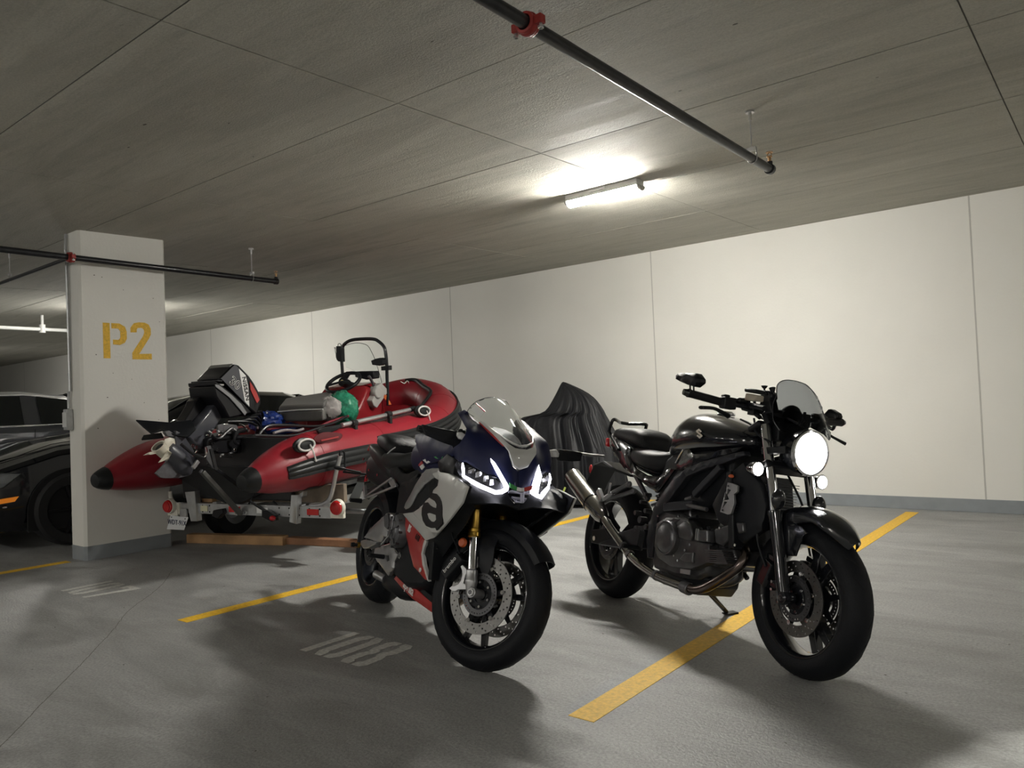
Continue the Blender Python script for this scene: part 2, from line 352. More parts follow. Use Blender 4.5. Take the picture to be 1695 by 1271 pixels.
# ---------------------------------------------------------------- sprinkler pipes
M_pipe=mat('black sprinkler pipe',(.018,.019,.022),.32,.2,coat=.2,noise_=.3,nscale=30)
M_redc=mat('red coupling paint',(.33,.035,.03),.45,noise_=.2,nscale=40)
M_brass=mat('brass',(.55,.33,.16),.35,.9)
M_zinc=mat('zinc rod',(.6,.6,.6),.35,.9)
def spr_head(mb,x,y,z,zt):
    mb.cyl((x,y,z),(x,y,zt-.022),.009); mb.cyl((x,y,zt-.03),(x,y,zt-.026),.016); 
    for s in(-1,1): mb.tube([(x+s*.01,y,zt-.024),(x+s*.012,y,zt-.01),(x,y,zt)],.003,6)
    mb.lathe([(0,.002),(.02,0),(.022,-.003),(0,-.001)],(x,y,zt+.001),(0,0,1),14)
def hanger(t,x,y,z,r,zc):
    mb=MB(); mb.cyl((x,y,z+r+.02),(x,y,zc-.05),.0045,n=8); mb.cyl((x,y,zc-.055),(x,y,zc-.012),.009,n=10); mb.cyl((x,y,zc-.012),(x,y,zc),.024,n=14)
    mb.tube([(x,y,z+r+.04),(x-.02,y,z+r+.03),(x-r-.004,y,z+.3*r),(x-r*.8,y,z-r*.75),(x,y,z-r-.004),(x+r*.8,y,z-r*.75),(x+r+.004,y,z+.3*r),(x+.02,y,z+r+.03)],.0035,6,closed=True,sm=3)
    mb.box((x,y,z+r+.028),(.05,.02,.02)); return mb.build('hanger',M_zinc,t)
def coupling(t,x,y,z,r,ax=(0,1,0)):
    mb=MB(); a=V(ax); mb.lathe([(r+.002,-.026),(r+.012,-.024),(r+.012,-.012),(r+.016,-.008),(r+.016,.008),(r+.012,.012),(r+.012,.024),(r+.002,.026)],(x,y,z),ax,20)
    sd=a.cross(V((0,0,1))).normalized()
    for s in(-1,1):
        c=V((x,y,z))+sd*s*(r+.022); mb.box(c,(.034,.03,.03),m=0)
    o=mb.build('coupling',M_redc,t,bev=.004)
    for s in(-1,1):
        mb=MB(); c=V((x,y,z))+sd*s*(r+.028); mb.cyl(c+V((0,0,-.032)),c+V((0,0,.03)),.006,n=8); mb.cyl(c+V((0,0,-.032)),c+V((0,0,-.024)),.011,n=6)
        mb.build('bolt',M_zinc,o)
PZ=2.425
t=thing('sprinkler_pipe','black overhead sprinkler pipe above the motorcycles, ending near the lit lamp','pipe',(0,0,0))
YE=[(-1.555,4.452,2.437)][0][1]
MB().cyl((-1.555,-3,PZ),(-1.555,YE,PZ),.024,n=20).build('pipe',M_pipe,t)
MB().cyl((-1.555,YE-.03,PZ),(-1.555,YE+.012,PZ),.031,n=20).build('elbow',M_pipe,t,bev=.006)
yc=[(-1.555,2.112,2.43)][0][1]
coupling(t,-1.555,yc,PZ,.026); hanger(t,-1.555,4.17,PZ,.024,CY(4.17))
mb=MB(); mb.cyl((-1.555,YE-.005,PZ),(-1.555,YE-.005,PZ+.045),.016); mb.build('riser',M_pipe,t); mb=MB(); spr_head(mb,-1.555,YE-.005,PZ+.03,PZ+.10); mb.build('sprinkler_head',M_brass,t)
t=thing('sprinkler_pipe','black overhead sprinkler pipe passing in front of the P2 pillar','pipe',(0,0,0))
YE=[(-6.4,4.375,2.403)][0][1]; X2=-6.40; P2z=[(-6.4,4.375,2.403)][0][2]
MB().cyl((X2,-6,P2z),(X2,YE,P2z),.024,n=20).build('pipe',M_pipe,t)
MB().cyl((X2,YE-.03,P2z),(X2,YE+.012,P2z),.031,n=20).build('elbow',M_pipe,t,bev=.006)
yc=[(-6.4,2.505,2.384)][0][1]
coupling(t,X2,yc,P2z,.026); hy=[(-6.4,4.104,2.404)][0][1]; hanger(t,X2,hy,P2z,.024,CY(hy))
mb=MB(); mb.cyl((X2,YE-.005,P2z),(X2,YE-.005,P2z+.045),.016); mb.build('riser',M_pipe,t); mb=MB(); spr_head(mb,X2,YE-.005,P2z+.03,P2z+.10); mb.build('sprinkler_head',M_brass,t)
bx=[(-8.05,2.577,2.44)][0]
mb=MB(); mb.tube([(X2-.03,yc,P2z+.0),(bx[0],yc,P2z),],.015,12); mb.build('branch_pipe',M_pipe,t)
MB().cyl((bx[0],yc,P2z-.02),(bx[0],yc,P2z+.05),.02).build('elbow',M_pipe,t,bev=.004)
mb=MB(); spr_head(mb,bx[0],yc,P2z+.04,P2z+.11); mb.build('sprinkler_head',M_brass,t); hanger(t,bx[0]+.35,yc,P2z,.015,CY(yc))
# far white pipe beyond the pillar
t=thing('water_pipe','thin white pipe hung below the ceiling beyond the pillar at far left','pipe',(0,0,0))
a=[(-12.3,3.865,2.481),(-12.3,4.673,2.488),(-12.3,4.404,2.492)]; wx=-12.3; wz=a[2][2]
mb=MB(); mb.cyl((wx,a[0][1]-4,wz),(wx,5.1,wz),.026,n=12); mb.build('pipe',M_white,t)
mb=MB(); mb.cyl((wx,a[2][1],wz),(wx,a[2][1],CY(a[2][1])),.020,n=10); mb.cyl((wx,a[2][1],wz-.05),(wx,a[2][1],wz+.07),.042,n=12); mb.build('hanger',M_white,t)
# ---------------------------------------------------------------- shared motorcycle pieces
M_tyre=mat('tyre rubber',(.0055,.0065,.009),.6,bump=.15,bscale=150,spec=.3)
M_gloss=mat('gloss black',(.008,.009,.012),.18,coat=.6)
M_matt=mat('matt black',(.0055,.0065,.009),.5,bump=.05,bscale=200,spec=.35)
M_seat=mat('black seat vinyl',(.007,.0075,.009),.45,bump=.25,bscale=260,spec=.35)
M_alu=mat('silver alloy',(.50,.50,.51),.36,.85,noise_=.08,nscale=30)
M_alud=mat('grey cast alloy',(.16,.16,.17),.42,.7,noise_=.15,nscale=30)
M_chrome=mat('chrome',(.75,.75,.77),.1,1.)
M_steel=mat('brushed steel disc',(.20,.197,.19),.36,1.,noise_=.08,nscale=80)
M_gold=mat('gold fork tube',(.62,.38,.07),.28,1.)
M_navy=mat('navy blue paint',(.006,.009,.046),.45,coat=.0,spec=.35)
M_wpaint=mat('silver white paint',(.56,.56,.54),.33,coat=.4)
M_rpaint=mat('red paint',(.42,.030,.028),.33,coat=.3)
M_blackpaint=mat('black decal',(.014,.014,.016),.4)
M_clear=mat('clear screen',(.93,.96,.96),.03,trans=1.,ior=1.1)
M_smoke=mat('smoked screen',(.32,.34,.36),.04,trans=1.,ior=1.1)
M_lens=mat('clear lens',(.95,.96,.98),.02,trans=1.,ior=1.25)
M_refl=mat('bright reflector',(.8,.8,.82),.12,1.)
M_drl=mat('lit running light',(.95,.94,1),.4,emit=3.2,ecol=(.90,.89,1))
M_decalw=mat('white decal',(.75,.75,.74),.4)
M_green=mat('green decal',(.05,.33,.08),.4)
M_amber=mat('amber plastic',(.55,.10,.02),.3,coat=.4)
M_redl=mat('red lens',(.45,.01,.015),.25,coat=.5)
M_iron=mat('brake pad iron',(.1,.1,.105),.4,.8)
def sym(p): return list(p)+[(a,-b,c) for a,b,c in reversed(p) if abs(b)>1e-6]
def mir(p,s): return [(a,b*s,c) for a,b,c in p]
def wheel(root,M,cx,R,w,style,discs,name='front_wheel',discR=.16,carr=.10,hubw=.06):
    O=(cx,0,R); rr=.217; h=w*.42; hw=w/2
    def mb_(): m=MB(); m.M=M; return m
    a=hw*.80; mb=mb_()
    mb.lathe([(rr+.010,-a),(rr+.002,-a-.006),(rr-.006,-a),(rr-.014,-a*.6),(rr-.020,0),(rr-.014,a*.6),(rr-.006,a),(rr+.002,a+.006),(rr+.010,a),(rr+.004,a*.7),(rr-.008,0),(rr+.004,-a*.7)],O,(0,1,0),72,closed=True)
    mb.lathe([(.018,-hubw),(.042,-hubw),(.046,-hubw*.5),(.036,0),(.046,hubw*.5),(.042,hubw),(.018,hubw)],O,(0,1,0),32,closed=True)
    def spoke(ang,spl,w0,w1,th,r0=.035,r1=None):
        r1=r1 or rr-.012; c=lambda r,t:V((cx+r*math.cos(t),0,R+r*math.sin(t)))
        mb.bar(c(r0,ang+spl*.25),c(r1,ang+spl),th,w0,up=(-math.sin(ang),0,math.cos(ang)),w2=th*.8,h2=w1)
    for k in range(3):
        t0=style[1]+2*PI*k/3
        if style[0]=='twin':
            for sg in(-1,1): spoke(t0,sg*.27,.030,.020,.034)
            mb.bar(V((cx+.12*math.cos(t0-.13),0,R+.12*math.sin(t0-.13))),V((cx+.12*math.cos(t0+.13),0,R+.12*math.sin(t0+.13))),.02,.014)
        else:
            for sg in(-1,1): spoke(t0,sg*.20,.040,.032,.040)
            mb.bar(V((cx+.04*math.cos(t0),0,R+.04*math.sin(t0))),V((cx+.11*math.cos(t0),0,R+.11*math.sin(t0))),.036,.05)
    wh=mb.build(name,M_gloss,root,bev=.003)
    mb=mb_(); n=14; arc=[]
    for i in range(n+1):
        t=-1+2*i/n; ang=t*1.30; arc.append((R-h+h*math.cos(ang*1.12) if True else 0,hw*math.sin(ang)/math.sin(1.30)))
    prof=[(rr-.001,-a*.97)]+[(rr+.018,-hw*.93)]+[( max(rr+.03,r_),y_) for r_,y_ in arc]+[(rr+.018,hw*.93)]+[(rr-.001,a*.97)]
    mb.lathe(prof,O,(0,1,0),96)
    # tread grooves: shallow slots pressed over the crown
    ty=mb.build('tyre',M_tyre,wh,angle=50)
    g=mb_(); N=22
    for k in range(N):
        for sg in(-1,1):
            pts=[]
            for j in range(5):
                y_=sg*hw*(.12+.16*j); ang=math.asin(min(.99,abs(y_)/hw*math.sin(1.30)))/1.30*1.30; r_=R-h+h*math.cos(ang*1.12)+.0002; t=2*PI*(k+(.5 if sg>0 else 0))/N+.055*j
                pts.append((cx+r_*math.cos(t),y_,R+r_*math.sin(t)))
            g.tube(pts,[.0006,.0016,.0018,.0016,.0005],5,flat=.5)
    g.build('tread_groove',M_dark2,wh,kind='stuff')
    for (yd,sgn) in discs:
        c=(cx,yd,R); hol=[]
        for k in range(20):
            for q,(dr,da) in enumerate(((-.013,0),(0,.10),(.012,.2))): 
                rad=discR-.022+dr; hol.append(ringp((cx+rad*math.cos(2*PI*k/20+da),yd,R+rad*math.sin(2*PI*k/20+da)),.0042,6))
        mb=mb_(); mb.slab(ringp(c,discR,72),(0,-sgn*.005,0),[ringp(c,discR-.044,60)]+hol); d=mb.build('brake_disc',M_steel,wh,angle=30)
        yc=yd-sgn*.004
        hub=mb_(); hub.slab(ringp((cx,yc,R),carr-.035,40),(0,-sgn*.006,0),[ringp((cx,yc,R),.035,24)])
        for k in range(6):
            t=2*PI*k/6+.3; hub.bar((cx+(carr-.045)*math.cos(t),yc-sgn*.003,R+(carr-.045)*math.sin(t)),(cx+(discR-.04)*math.cos(t),yc-sgn*.003,R+(discR-.04)*math.sin(t)),.006,.03,h2=.018)
        hub.build('disc_carrier',M_matt,wh,bev=.001)
        for k in range(6):
            t=2*PI*k/6+.3; r_=discR-.046; b=mb_(); b.cyl((cx+r_*math.cos(t),yd-sgn*.008,R+r_*math.sin(t)),(cx+r_*math.cos(t),yd+sgn*.005,R+r_*math.sin(t)),.009,n=12); b.cyl((cx+r_*math.cos(t),yd+sgn*.005,R+r_*math.sin(t)),(cx+r_*math.cos(t),yd+sgn*.007,R+r_*math.sin(t)),.005,n=6)
            b.build('bobbin',M_chrome,wh)
            b=mb_(); r_=.05; t+=.5; b.cyl((cx+r_*math.cos(t),yd,R+r_*math.sin(t)),(cx+r_*math.cos(t),yd+sgn*.008,R+r_*math.sin(t)),.006,n=6); b.build('bolt',M_chrome,wh)
        mb=mb_(); sl_=[ringp((cx+(.078)*math.cos(2*PI*k/36),yd+sgn*.006,R+.078*math.sin(2*PI*k/36)),.0036,5) for k in range(36)]
        mb.slab(ringp((cx,yd+sgn*.006,R),.088,48),(0,-sgn*.003,0),[ringp((cx,yd+sgn*.006,R),.062,36)]+sl_); mb.build('sensor_ring',M_iron,wh)
    return wh
M_dark2=mat('tyre groove',(.006,.006,.007),.9)
# ---------------------------------------------------------------- left motorcycle
FA=((-3.41200,2.93400,0.00000),(0.919567,0.386353,0.071606),(-0.392933,0.904169,0.167578),(0.000000,-0.182236,0.983255)); SA=((-3.51907,2.34706,0.16768),(0.993258,-0.050361,0.104416),(0.011018,0.937642,0.347428),(-0.115401,-0.343936,0.931875))
bk=thing('motorcycle','navy and silver sport motorcycle with full fairing, the left of the two','motorcycle',frame=FA)
S=rel(SA,FA)
def P(n_,m_,draw,par=None,M=None,**k):
    mb=MB(); mb.M=M; draw(mb); return mb.build(n_,m_,par or bk,**k)
wheel(bk,S,1.353,.30,.12,('twin',.45),((-.068,-1),(.068,1)))
wheel(bk,None,0,.315,.18,('twin',.2),((-.085,-1),),'rear_wheel',discR=.11,carr=.075)
# fork (steered with the wheel)
FK=[(1.331,-.1,.338),(1.301,-.1,.388),(1.259,-.1,.509),(1.236,-.1,.619)]
d_=(V((FK[3]))-V(FK[1])).normalized()
for s in(-1,1):
    f=[V((x,y*-s if s>0 else y,z)) for x,y,z in FK]; f=[V((q.x,.1*s,q.z)) for q in f]
    ax=(f[3]-f[1]).normalized(); b=f[1]
    P('fork_bottom',M_alu,lambda mb:(mb.tube([b-ax*.115,b-ax*.105,b-ax*.06,b-ax*.055,b-ax*.045,b-ax*.04,b-ax*.004,b],[.012,.020,.025,.027,.027,.025,.025,.022],20),mb.cyl((1.353,.062*s,.30),(1.353,.132*s,.30),.021,n=20),mb.cyl((1.353,.13*s,.30),(1.353,.14*s,.30),.016,n=20),mb.patch(mir([(1.244,-.112,.388),(1.252,-.112,.397),(1.277,-.112,.387),(1.283,-.112,.382),(1.303,-.112,.38),(1.315,-.112,.354),(1.302,-.112,.358),(1.283,-.112,.36),(1.282,-.112,.347),(1.283,-.112,.325),(1.304,-.112,.326),(1.323,-.112,.327),(1.329,-.112,.31),(1.312,-.112,.305),(1.264,-.112,.294),(1.253,-.112,.283),(1.237,-.112,.281),(1.216,-.112,.288),(1.226,-.112,.3),(1.241,-.112,.304),(1.259,-.112,.317),(1.266,-.112,.333),(1.267,-.112,.353),(1.258,-.112,.373)],-s),th=.018,res=9,side=(0,s,0))),M=S,bev=.002)
    P('axle_end',M_iron,lambda mb:mb.cyl((1.353,.139*s,.30),(1.353,.1415*s,.30),.010,n=6),M=S)
    P('fork_slider',M_chrome,lambda mb:mb.cyl(b,b+ax*.15,.0195,n=24),M=S)
    P('fork_tube',M_gold,lambda mb:mb.tube([b+ax*.135,b+ax*.14,b+ax*.155,b+ax*.158,b+ax*.17,b+ax*.173,b+ax*.43],[.024,.028,.028,.025,.028,.0255,.0255],24),M=S)
    # radial caliper behind the fork leg
    c0=b+V((-.10,0,-.005)); t=V((-.5,0,-.86))
    cal=P('brake_caliper',M_matt,lambda mb:(mb.loft([[c0+V((0,.0,0))+t*u_+V((-.86,0,.5))*v_+V((0,-.008*s+yy*s,0)) for v_,yy in ((-.028,-.035),(.022,-.04),(.034,-.02),(.034,.012),(.026,.024),(-.02,.026),(-.03,.01))] for u_ in(-.055,-.045,.03,.06)])),M=S,bev=.004)
    def br(mb):
        text(mb,'brembo',.026,c0+t*0.0+V((-.004,.029*s,0)),t*-1,V((-.86,0,.5)) if s<0 else V((.86,0,-.5)),.001,sx=1.0)
    P('lettering',M_decalw,br,par=cal,M=S)
# brake hose
P('brake_hose',M_matt,lambda mb:mb.tube([(1.23,-.095,.42),(1.19,-.105,.47),(1.17,-.12,.56),(1.16,-.12,.68)],.005,8,sm=5),M=S)
# front fender (steered): arch over the tyre with side skirts
def fender(mb):
    rings=[]
    for i in range(15):
        t=math.radians(38+ (150-38)*i/14); r=.318; k=1 if i else .55
        wv=.072*(.55+.45*math.sin(PI*min(1,(i+2)/10)))
        rings.append([V((1.353+(r+dr)*math.cos(t),yy*wv,.30+(r+dr)*math.sin(t))) for yy,dr in ((-1,-.035),(-.96,-.012),(-.7,.004),(-.3,.010),(0,.012),(.3,.010),(.7,.004),(.96,-.012),(1,-.035))])
    n=9; vs=[q for r in rings for q in r]; cen=V((1.353,0,.30))
    vs2=[q+(cen-q).normalized()*.005 for q in vs]; N=len(vs); fs=[]
    for i in range(14):
        for j in range(n-1): a=i*n+j; fs+=[(a,a+1,a+n+1,a+n),(a+N+n,a+N+n+1,a+N+1,a+N)]
        a=i*n; fs+=[(a,a+n,a+n+N,a+N),(a+n-1,a+n-1+N,a+2*n-1+N,a+2*n-1)]
    for j in range(n-1): fs+=[(j,j+N,j+1+N,j+1),(14*n+j,14*n+j+1,14*n+j+1+N,14*n+j+N)]
    mb.add(vs+vs2,fs)
P('front_fender',M_matt,fender,M=S)
for s in(-1,1):
    P('fender_skirt',M_matt,lambda mb:mb.patch(mir([(1.246,-.06,.542),(1.338,-.055,.564),(1.362,-.06,.538),(1.368,-.078,.504),(1.378,-.078,.442),(1.372,-.078,.389),(1.333,-.078,.389),(1.308,-.086,.426),(1.291,-.086,.481)],-s),th=.005,side=(0,s,0),bulge=.004,res=.02),M=S)
    P('fork_guard_lug',M_matt,lambda mb:mb.cyl((1.30,.075*s,.345),(1.30,.095*s,.345),.012),M=S)
# triple clamp, clip-ons, levers
P('triple_clamp',M_matt,lambda mb:(mb.box((1.185,0,.80),(.075,.25,.03),Matrix.Rotation(-.42,3,'Y')),mb.box((1.115,0,.945),(.075,.25,.022),Matrix.Rotation(-.42,3,'Y'))),M=S,bev=.008)
for s in(-1,1):
    e=[(1.211,-.36,.983)][0]
    a_=V((1.115,-.12,.93)) if s<0 else None
for s in(-1,1):
    A_=V((1.10,.125*s,.925)); B_=V((1.02,.345*s,.905)) 
    bar=P('clip_on_bar',M_matt,lambda mb:mb.cyl(A_,B_,.011,n=14),M=S)
    P('grip',M_seat,lambda mb:mb.tube([A_.lerp(B_,.42),A_.lerp(B_,.45),B_],[.018,.016,.0155],16),par=bar,M=S)
    P('bar_end',M_gloss,lambda mb:mb.cyl(B_,B_+(B_-A_).normalized()*.022,.017,.014,n=18),par=bar,M=S)
    P('switch_pod',M_black,lambda mb:(mb.box(A_.lerp(B_,.28),(.045,.055,.045)),mb.box(A_.lerp(B_,.22)+V((.01,0,.03)),(.03,.03,.03))),par=bar,M=S,bev=.008)
    P('lever',M_alu if s<0 else M_black,lambda mb:mb.tube([A_.lerp(B_,.15)+V((.045,0,.0)),A_.lerp(B_,.4)+V((.062,0,-.005)),A_.lerp(B_,.7)+V((.055,0,-.004)),B_+V((.05,0,-.002))],[.009,.007,.006,.006],8,sm=4),par=bar,M=S)
    P('reservoir',M_black,lambda mb:(mb.cyl(A_+V((.05,-.01*s,.03)),A_+V((.045,-.01*s,.075)),.02,n=16),mb.cyl(A_+V((.045,-.01*s,.075)),A_+V((.044,-.01*s,.085)),.022,n=16)),par=bar,M=S)
# engine, radiator, frame core
def core(mb):
    def sec(x,w_,z0,z1): return [(x,-w_,z0+.03),(x,-w_*.7,z0),(x,w_*.7,z0),(x,w_,z0+.03),(x,w_,z1-.03),(x,w_*.7,z1),(x,-w_*.7,z1),(x,-w_,z1-.03)]
    mb.loft([sec(.42,.10,.30,.62),sec(.52,.15,.24,.74),(sec(.80,.16,.21,.78)),sec(.98,.15,.24,.80),sec(1.06,.12,.30,.80)])
P('engine',M_matt,core,bev=.012)
P('radiator',M_black,lambda mb:mb.box((1.105,0,.50),(.035,.36,.36),Matrix.Rotation(-.15,3,'Y')),bev=.004)
for i in range(26): P('radiator_fin',M_iron,lambda mb:mb.box((1.127-.0*i,0,.345+.0125*i),(.006,.33,.002),Matrix.Rotation(-.15,3,'Y')))
P('inner_cowl',M_matt,lambda mb:mb.loft([[(1.02,-.17,.60),(1.02,.17,.60),(1.02,.15,.90),(1.02,-.15,.90)],[(1.25,-.17,.64),(1.25,.17,.64),(1.25,.13,.90),(1.25,-.13,.90)],[(1.38,-.08,.69),(1.38,.08,.69),(1.38,.06,.84),(1.38,-.06,.84)]]),bev=.01)
cc=[(.669,-.19,.489)][0]
cl=P('clutch_cover',M_alud,lambda mb:mb.lathe([(0,.0),(.045,.0),(.05,-.008),(.075,-.01),(.086,-.03),(.086,-.07)],(cc[0],-.215,cc[2]-.01),(0,-1,0),28),bev=.002)
for k in range(8):
    t=2*PI*k/8; P('bolt',M_iron,lambda mb:mb.cyl((cc[0]+.08*math.cos(t),-.19,cc[2]-.01+.08*math.sin(t)),(cc[0]+.08*math.cos(t),-.208,cc[2]-.01+.08*math.sin(t)),.006,n=6),par=cl)
P('cover_rib',M_iron,lambda mb:[mb.bar((cc[0],-.218,cc[2]-.01),(cc[0]+.072*math.cos(t),-.209,cc[2]-.01+.072*math.sin(t)),.006,.006) for t in (.4,1.7,2.9,4.1,5.3)],par=cl)
P('alternator_cover',M_alud,lambda mb:mb.lathe([(0,0),(.06,0),(.08,-.03),(.08,-.08)],(.70,.205,.45),(0,1,0),28))
# frame spars
for s in(-1,1):
    P('frame_spar',M_alu,lambda mb:mb.patch(mir([(.881,-.165,.794),(.838,-.165,.767),(.776,-.165,.717),(.723,-.165,.66),(.673,-.165,.616),(.617,-.15,.581),(.685,-.15,.581),(.767,-.165,.618),(.819,-.165,.675),(.906,-.165,.727),(.988,-.165,.758),(1.054,-.165,.777),(1.051,-.165,.811),(.962,-.165,.807)],-s),th=.045,side=(0,s,0),bulge=.008,bw=.03,res=.02),bev=.003)
    P('side_panel',M_matt,lambda mb:mb.patch(mir([(.076,-.1,.86),(.496,-.135,.757),(.575,-.135,.761),(.733,-.135,.798),(.769,-.135,.773),(.663,-.135,.685),(.632,-.135,.614),(.572,-.135,.616),(.471,-.135,.663),(.324,-.135,.732)],-s),th=.02,side=(0,s,0),bulge=.012,bw=.05),bev=.004)
    P('side_trim',M_black,lambda mb:mb.patch(mir([(.561,-.15,.7),(.753,-.15,.77),(.725,-.15,.718),(.707,-.15,.663),(.689,-.15,.625),(.642,-.15,.643)],-s),th=.015,side=(0,s,0),bulge=.006,bw=.03),bev=.003)
# tank
def tk(mb):
    st=[(.47,.075,.80,.885),(.52,.115,.77,.93),(.60,.142,.75,.965),(.72,.165,.74,.985),(.86,.175,.74,.985),(.98,.165,.75,.96),(1.08,.13,.78,.91)]
    R_=[]
    for x,w_,z0,z1 in st:
        zc=(z0+z1)/2; hh=(z1-z0)/2; r=[]
        for j in range(24):
            a=2*PI*j/24; c_,s_=math.cos(a),math.sin(a); f=lambda q,e:math.copysign(abs(q)**e,q)
            r.append((x-.02*s_,w_*f(c_,.7)*(1-.15*max(0,s_)),zc+hh*f(s_,.75)))
        R_.append(r)
    mb.loft(R_)
P('fuel_tank',M_navy,tk,angle=60,sub=1)
P('fuel_cap',M_alud,lambda mb:mb.lathe([(0,.006),(.03,.006),(.033,0),(.04,0),(.04,-.01)],(.80,0,.987),(0,0,1),24))
for s in(-1,1):
    P('tank_cover',M_navy,lambda mb:mb.patch(mir([(.583,-.13,.961),(.683,-.14,.968),(.93,-.18,.954),(1.068,-.18,.934),(1.198,-.18,.913),(1.281,-.18,.88),(1.079,-.185,.844),(.886,-.17,.815),(.8,-.165,.824),(.688,-.15,.895)],-s),th=.012,side=(0,s,0),bulge=.01,bw=.05))
    P('green_stripe',M_green,lambda mb:mb.patch(mir([(1.014,-.187,.858),(1.129,-.187,.872),(1.112,-.187,.855),(1.053,-.187,.851)],-s),th=.002,side=(0,s,0),res=9))
    P('white_stripe',M_decalw,lambda mb:mb.patch(mir([(.86,-.178,.837),(.941,-.178,.856),(.992,-.178,.841),(.917,-.178,.823)],-s),th=.004,side=(0,s,0),res=9))
    P('red_stripe',M_rpaint,lambda mb:mb.patch(mir([(.809,-.178,.812),(.847,-.178,.833),(.866,-.178,.821),(.827,-.178,.805)],-s),th=.004,side=(0,s,0),res=9))
    P('white_stripe',M_decalw,lambda mb:mb.patch(mir([(.829,-.178,.805),(.868,-.178,.82),(.893,-.178,.807),(.862,-.178,.79)],-s),th=.004,side=(0,s,0),res=9))
    P('air_duct_cover',M_matt,lambda mb:mb.patch(mir([(1.078,-.19,.835),(1.172,-.19,.878),(1.282,-.19,.856),(1.328,-.19,.8),(1.477,-.22,.773),(1.516,-.235,.75),(1.275,-.21,.795),(1.107,-.19,.796)],-s),th=.02,side=(0,s,0),bulge=.008,bw=.03),bev=.003)
# seats and tail
def seatloft(mb,st):
    R_=[]
    for x,w_,z0,z1 in st:
        zc=(z0+z1)/2; hh=(z1-z0)/2; r=[]
        for j in range(20):
            a=2*PI*j/20; c_,s_=math.cos(a),math.sin(a); f=lambda q,e:math.copysign(abs(q)**e,q)
            r.append((x,w_*f(c_,.6),zc+hh*f(s_,.7)))
        R_.append(r)
    mb.loft(R_)
P('rider_seat',M_seat,lambda mb:seatloft(mb,[(.02,.08,.80,.86),(.08,.13,.77,.868),(.20,.15,.75,.858),(.32,.145,.745,.862),(.42,.12,.76,.875),(.50,.085,.78,.90),(.54,.06,.80,.90)]),sub=1)
P('pillion_seat',M_seat,lambda mb:seatloft(mb,[(-.22,.05,.90,.95),(-.18,.085,.885,.965),(-.05,.105,.87,.975),(.06,.11,.85,.965),(.11,.10,.84,.935),(.13,.07,.85,.91)]),sub=1)
P('seat_stripe',M_decalw,lambda mb:mb.tube([(.154,-.115,.848),(.203,-.115,.869),(.271,-.115,.889)],.0035,6,sm=3))
P('tail_cowl',M_black,lambda mb:seatloft(mb,[(-.42,.03,.86,.895),(-.36,.07,.84,.91),(-.2,.10,.80,.90),(0,.125,.74,.88),(.2,.13,.70,.84),(.35,.12,.66,.80)]),sub=1)
P('under_tail',M_matt,lambda mb:seatloft(mb,[(-.40,.05,.68,.83),(-.3,.07,.66,.84),(-.1,.08,.64,.82),(.15,.09,.62,.78)]),bev=.004)
P('tail_light',M_redl,lambda mb:mb.loft([[(-.435,-.05,.862),(-.435,.05,.862),(-.435,.04,.885),(-.435,-.04,.885)],[(-.40,-.06,.855),(-.40,.06,.855),(-.40,.05,.895),(-.40,-.05,.895)]]),bev=.003)
P('side_reflector',M_redl,lambda mb:mb.slab([(-.443,-.04,.657),(-.396,-.04,.746),(-.363,-.04,.751),(-.404,-.04,.663)],(0,.01,0)))
P('plate_bracket',M_black,lambda mb:(mb.bar((-.36,0,.70),(-.64,0,.66),.05,.03),mb.bar((-.66,-.12,.70),(-.66,.12,.70),.014,.014)),bev=.003)
P('number_plate',mat('plate back',(.17,.18,.18),.5,.4),lambda mb:mb.slab([(-.7,-.044,.518),(-.7,.016,.698),(-.7,.042,.709),(-.7,.045,.632),(-.7,.028,.522)],(.004,0,0)),bev=.001)
for s in(-1,1): P('rear_turn_signal',M_black,lambda mb:(mb.cyl((-.60,.02*s,.71),(-.60,.13*s,.72),.007),mb.ell((-.605,.16*s,.722),(.022,.04,.014))))
P('tail_bolts',M_chrome,lambda mb:[mb.cyl((x,-.083,z),(x,-.090,z),.008,n=10) for x,z in ((-.30,.78),(-.22,.74),(-.12,.80),(-.05,.72),(-.26,.69),(-.36,.80))])
# passenger footrest brackets
for s in(-1,1):
    q=mir([(.052,-.165,.6),(.43,-.165,.724),(.062,-.165,.59),(.516,-.165,.69),(.375,-.165,.702),(.432,-.165,.678),(-.034,-.165,.562),(.054,-.165,.56),(-.019,-.165,.647),(.03,-.165,.589),(-.048,-.165,.556)],-s)
    P('footrest_bracket',M_alu,lambda mb:(mb.bar(q[0],q[1],.014,.011),mb.bar(q[2],q[3],.014,.011),mb.patch([q[1],q[3],q[5],q[4]],th=.012,res=9,side=(0,s,0)),mb.bar(q[8],q[9],.016,.03,h2=.02)),bev=.002)
    P('passenger_footrest',M_black,lambda mb:mb.tube([V(q[6])+V((0,0,0)),V(q[6])+V((.0,.07*s,0))],[.014,.011],12),bev=.003)
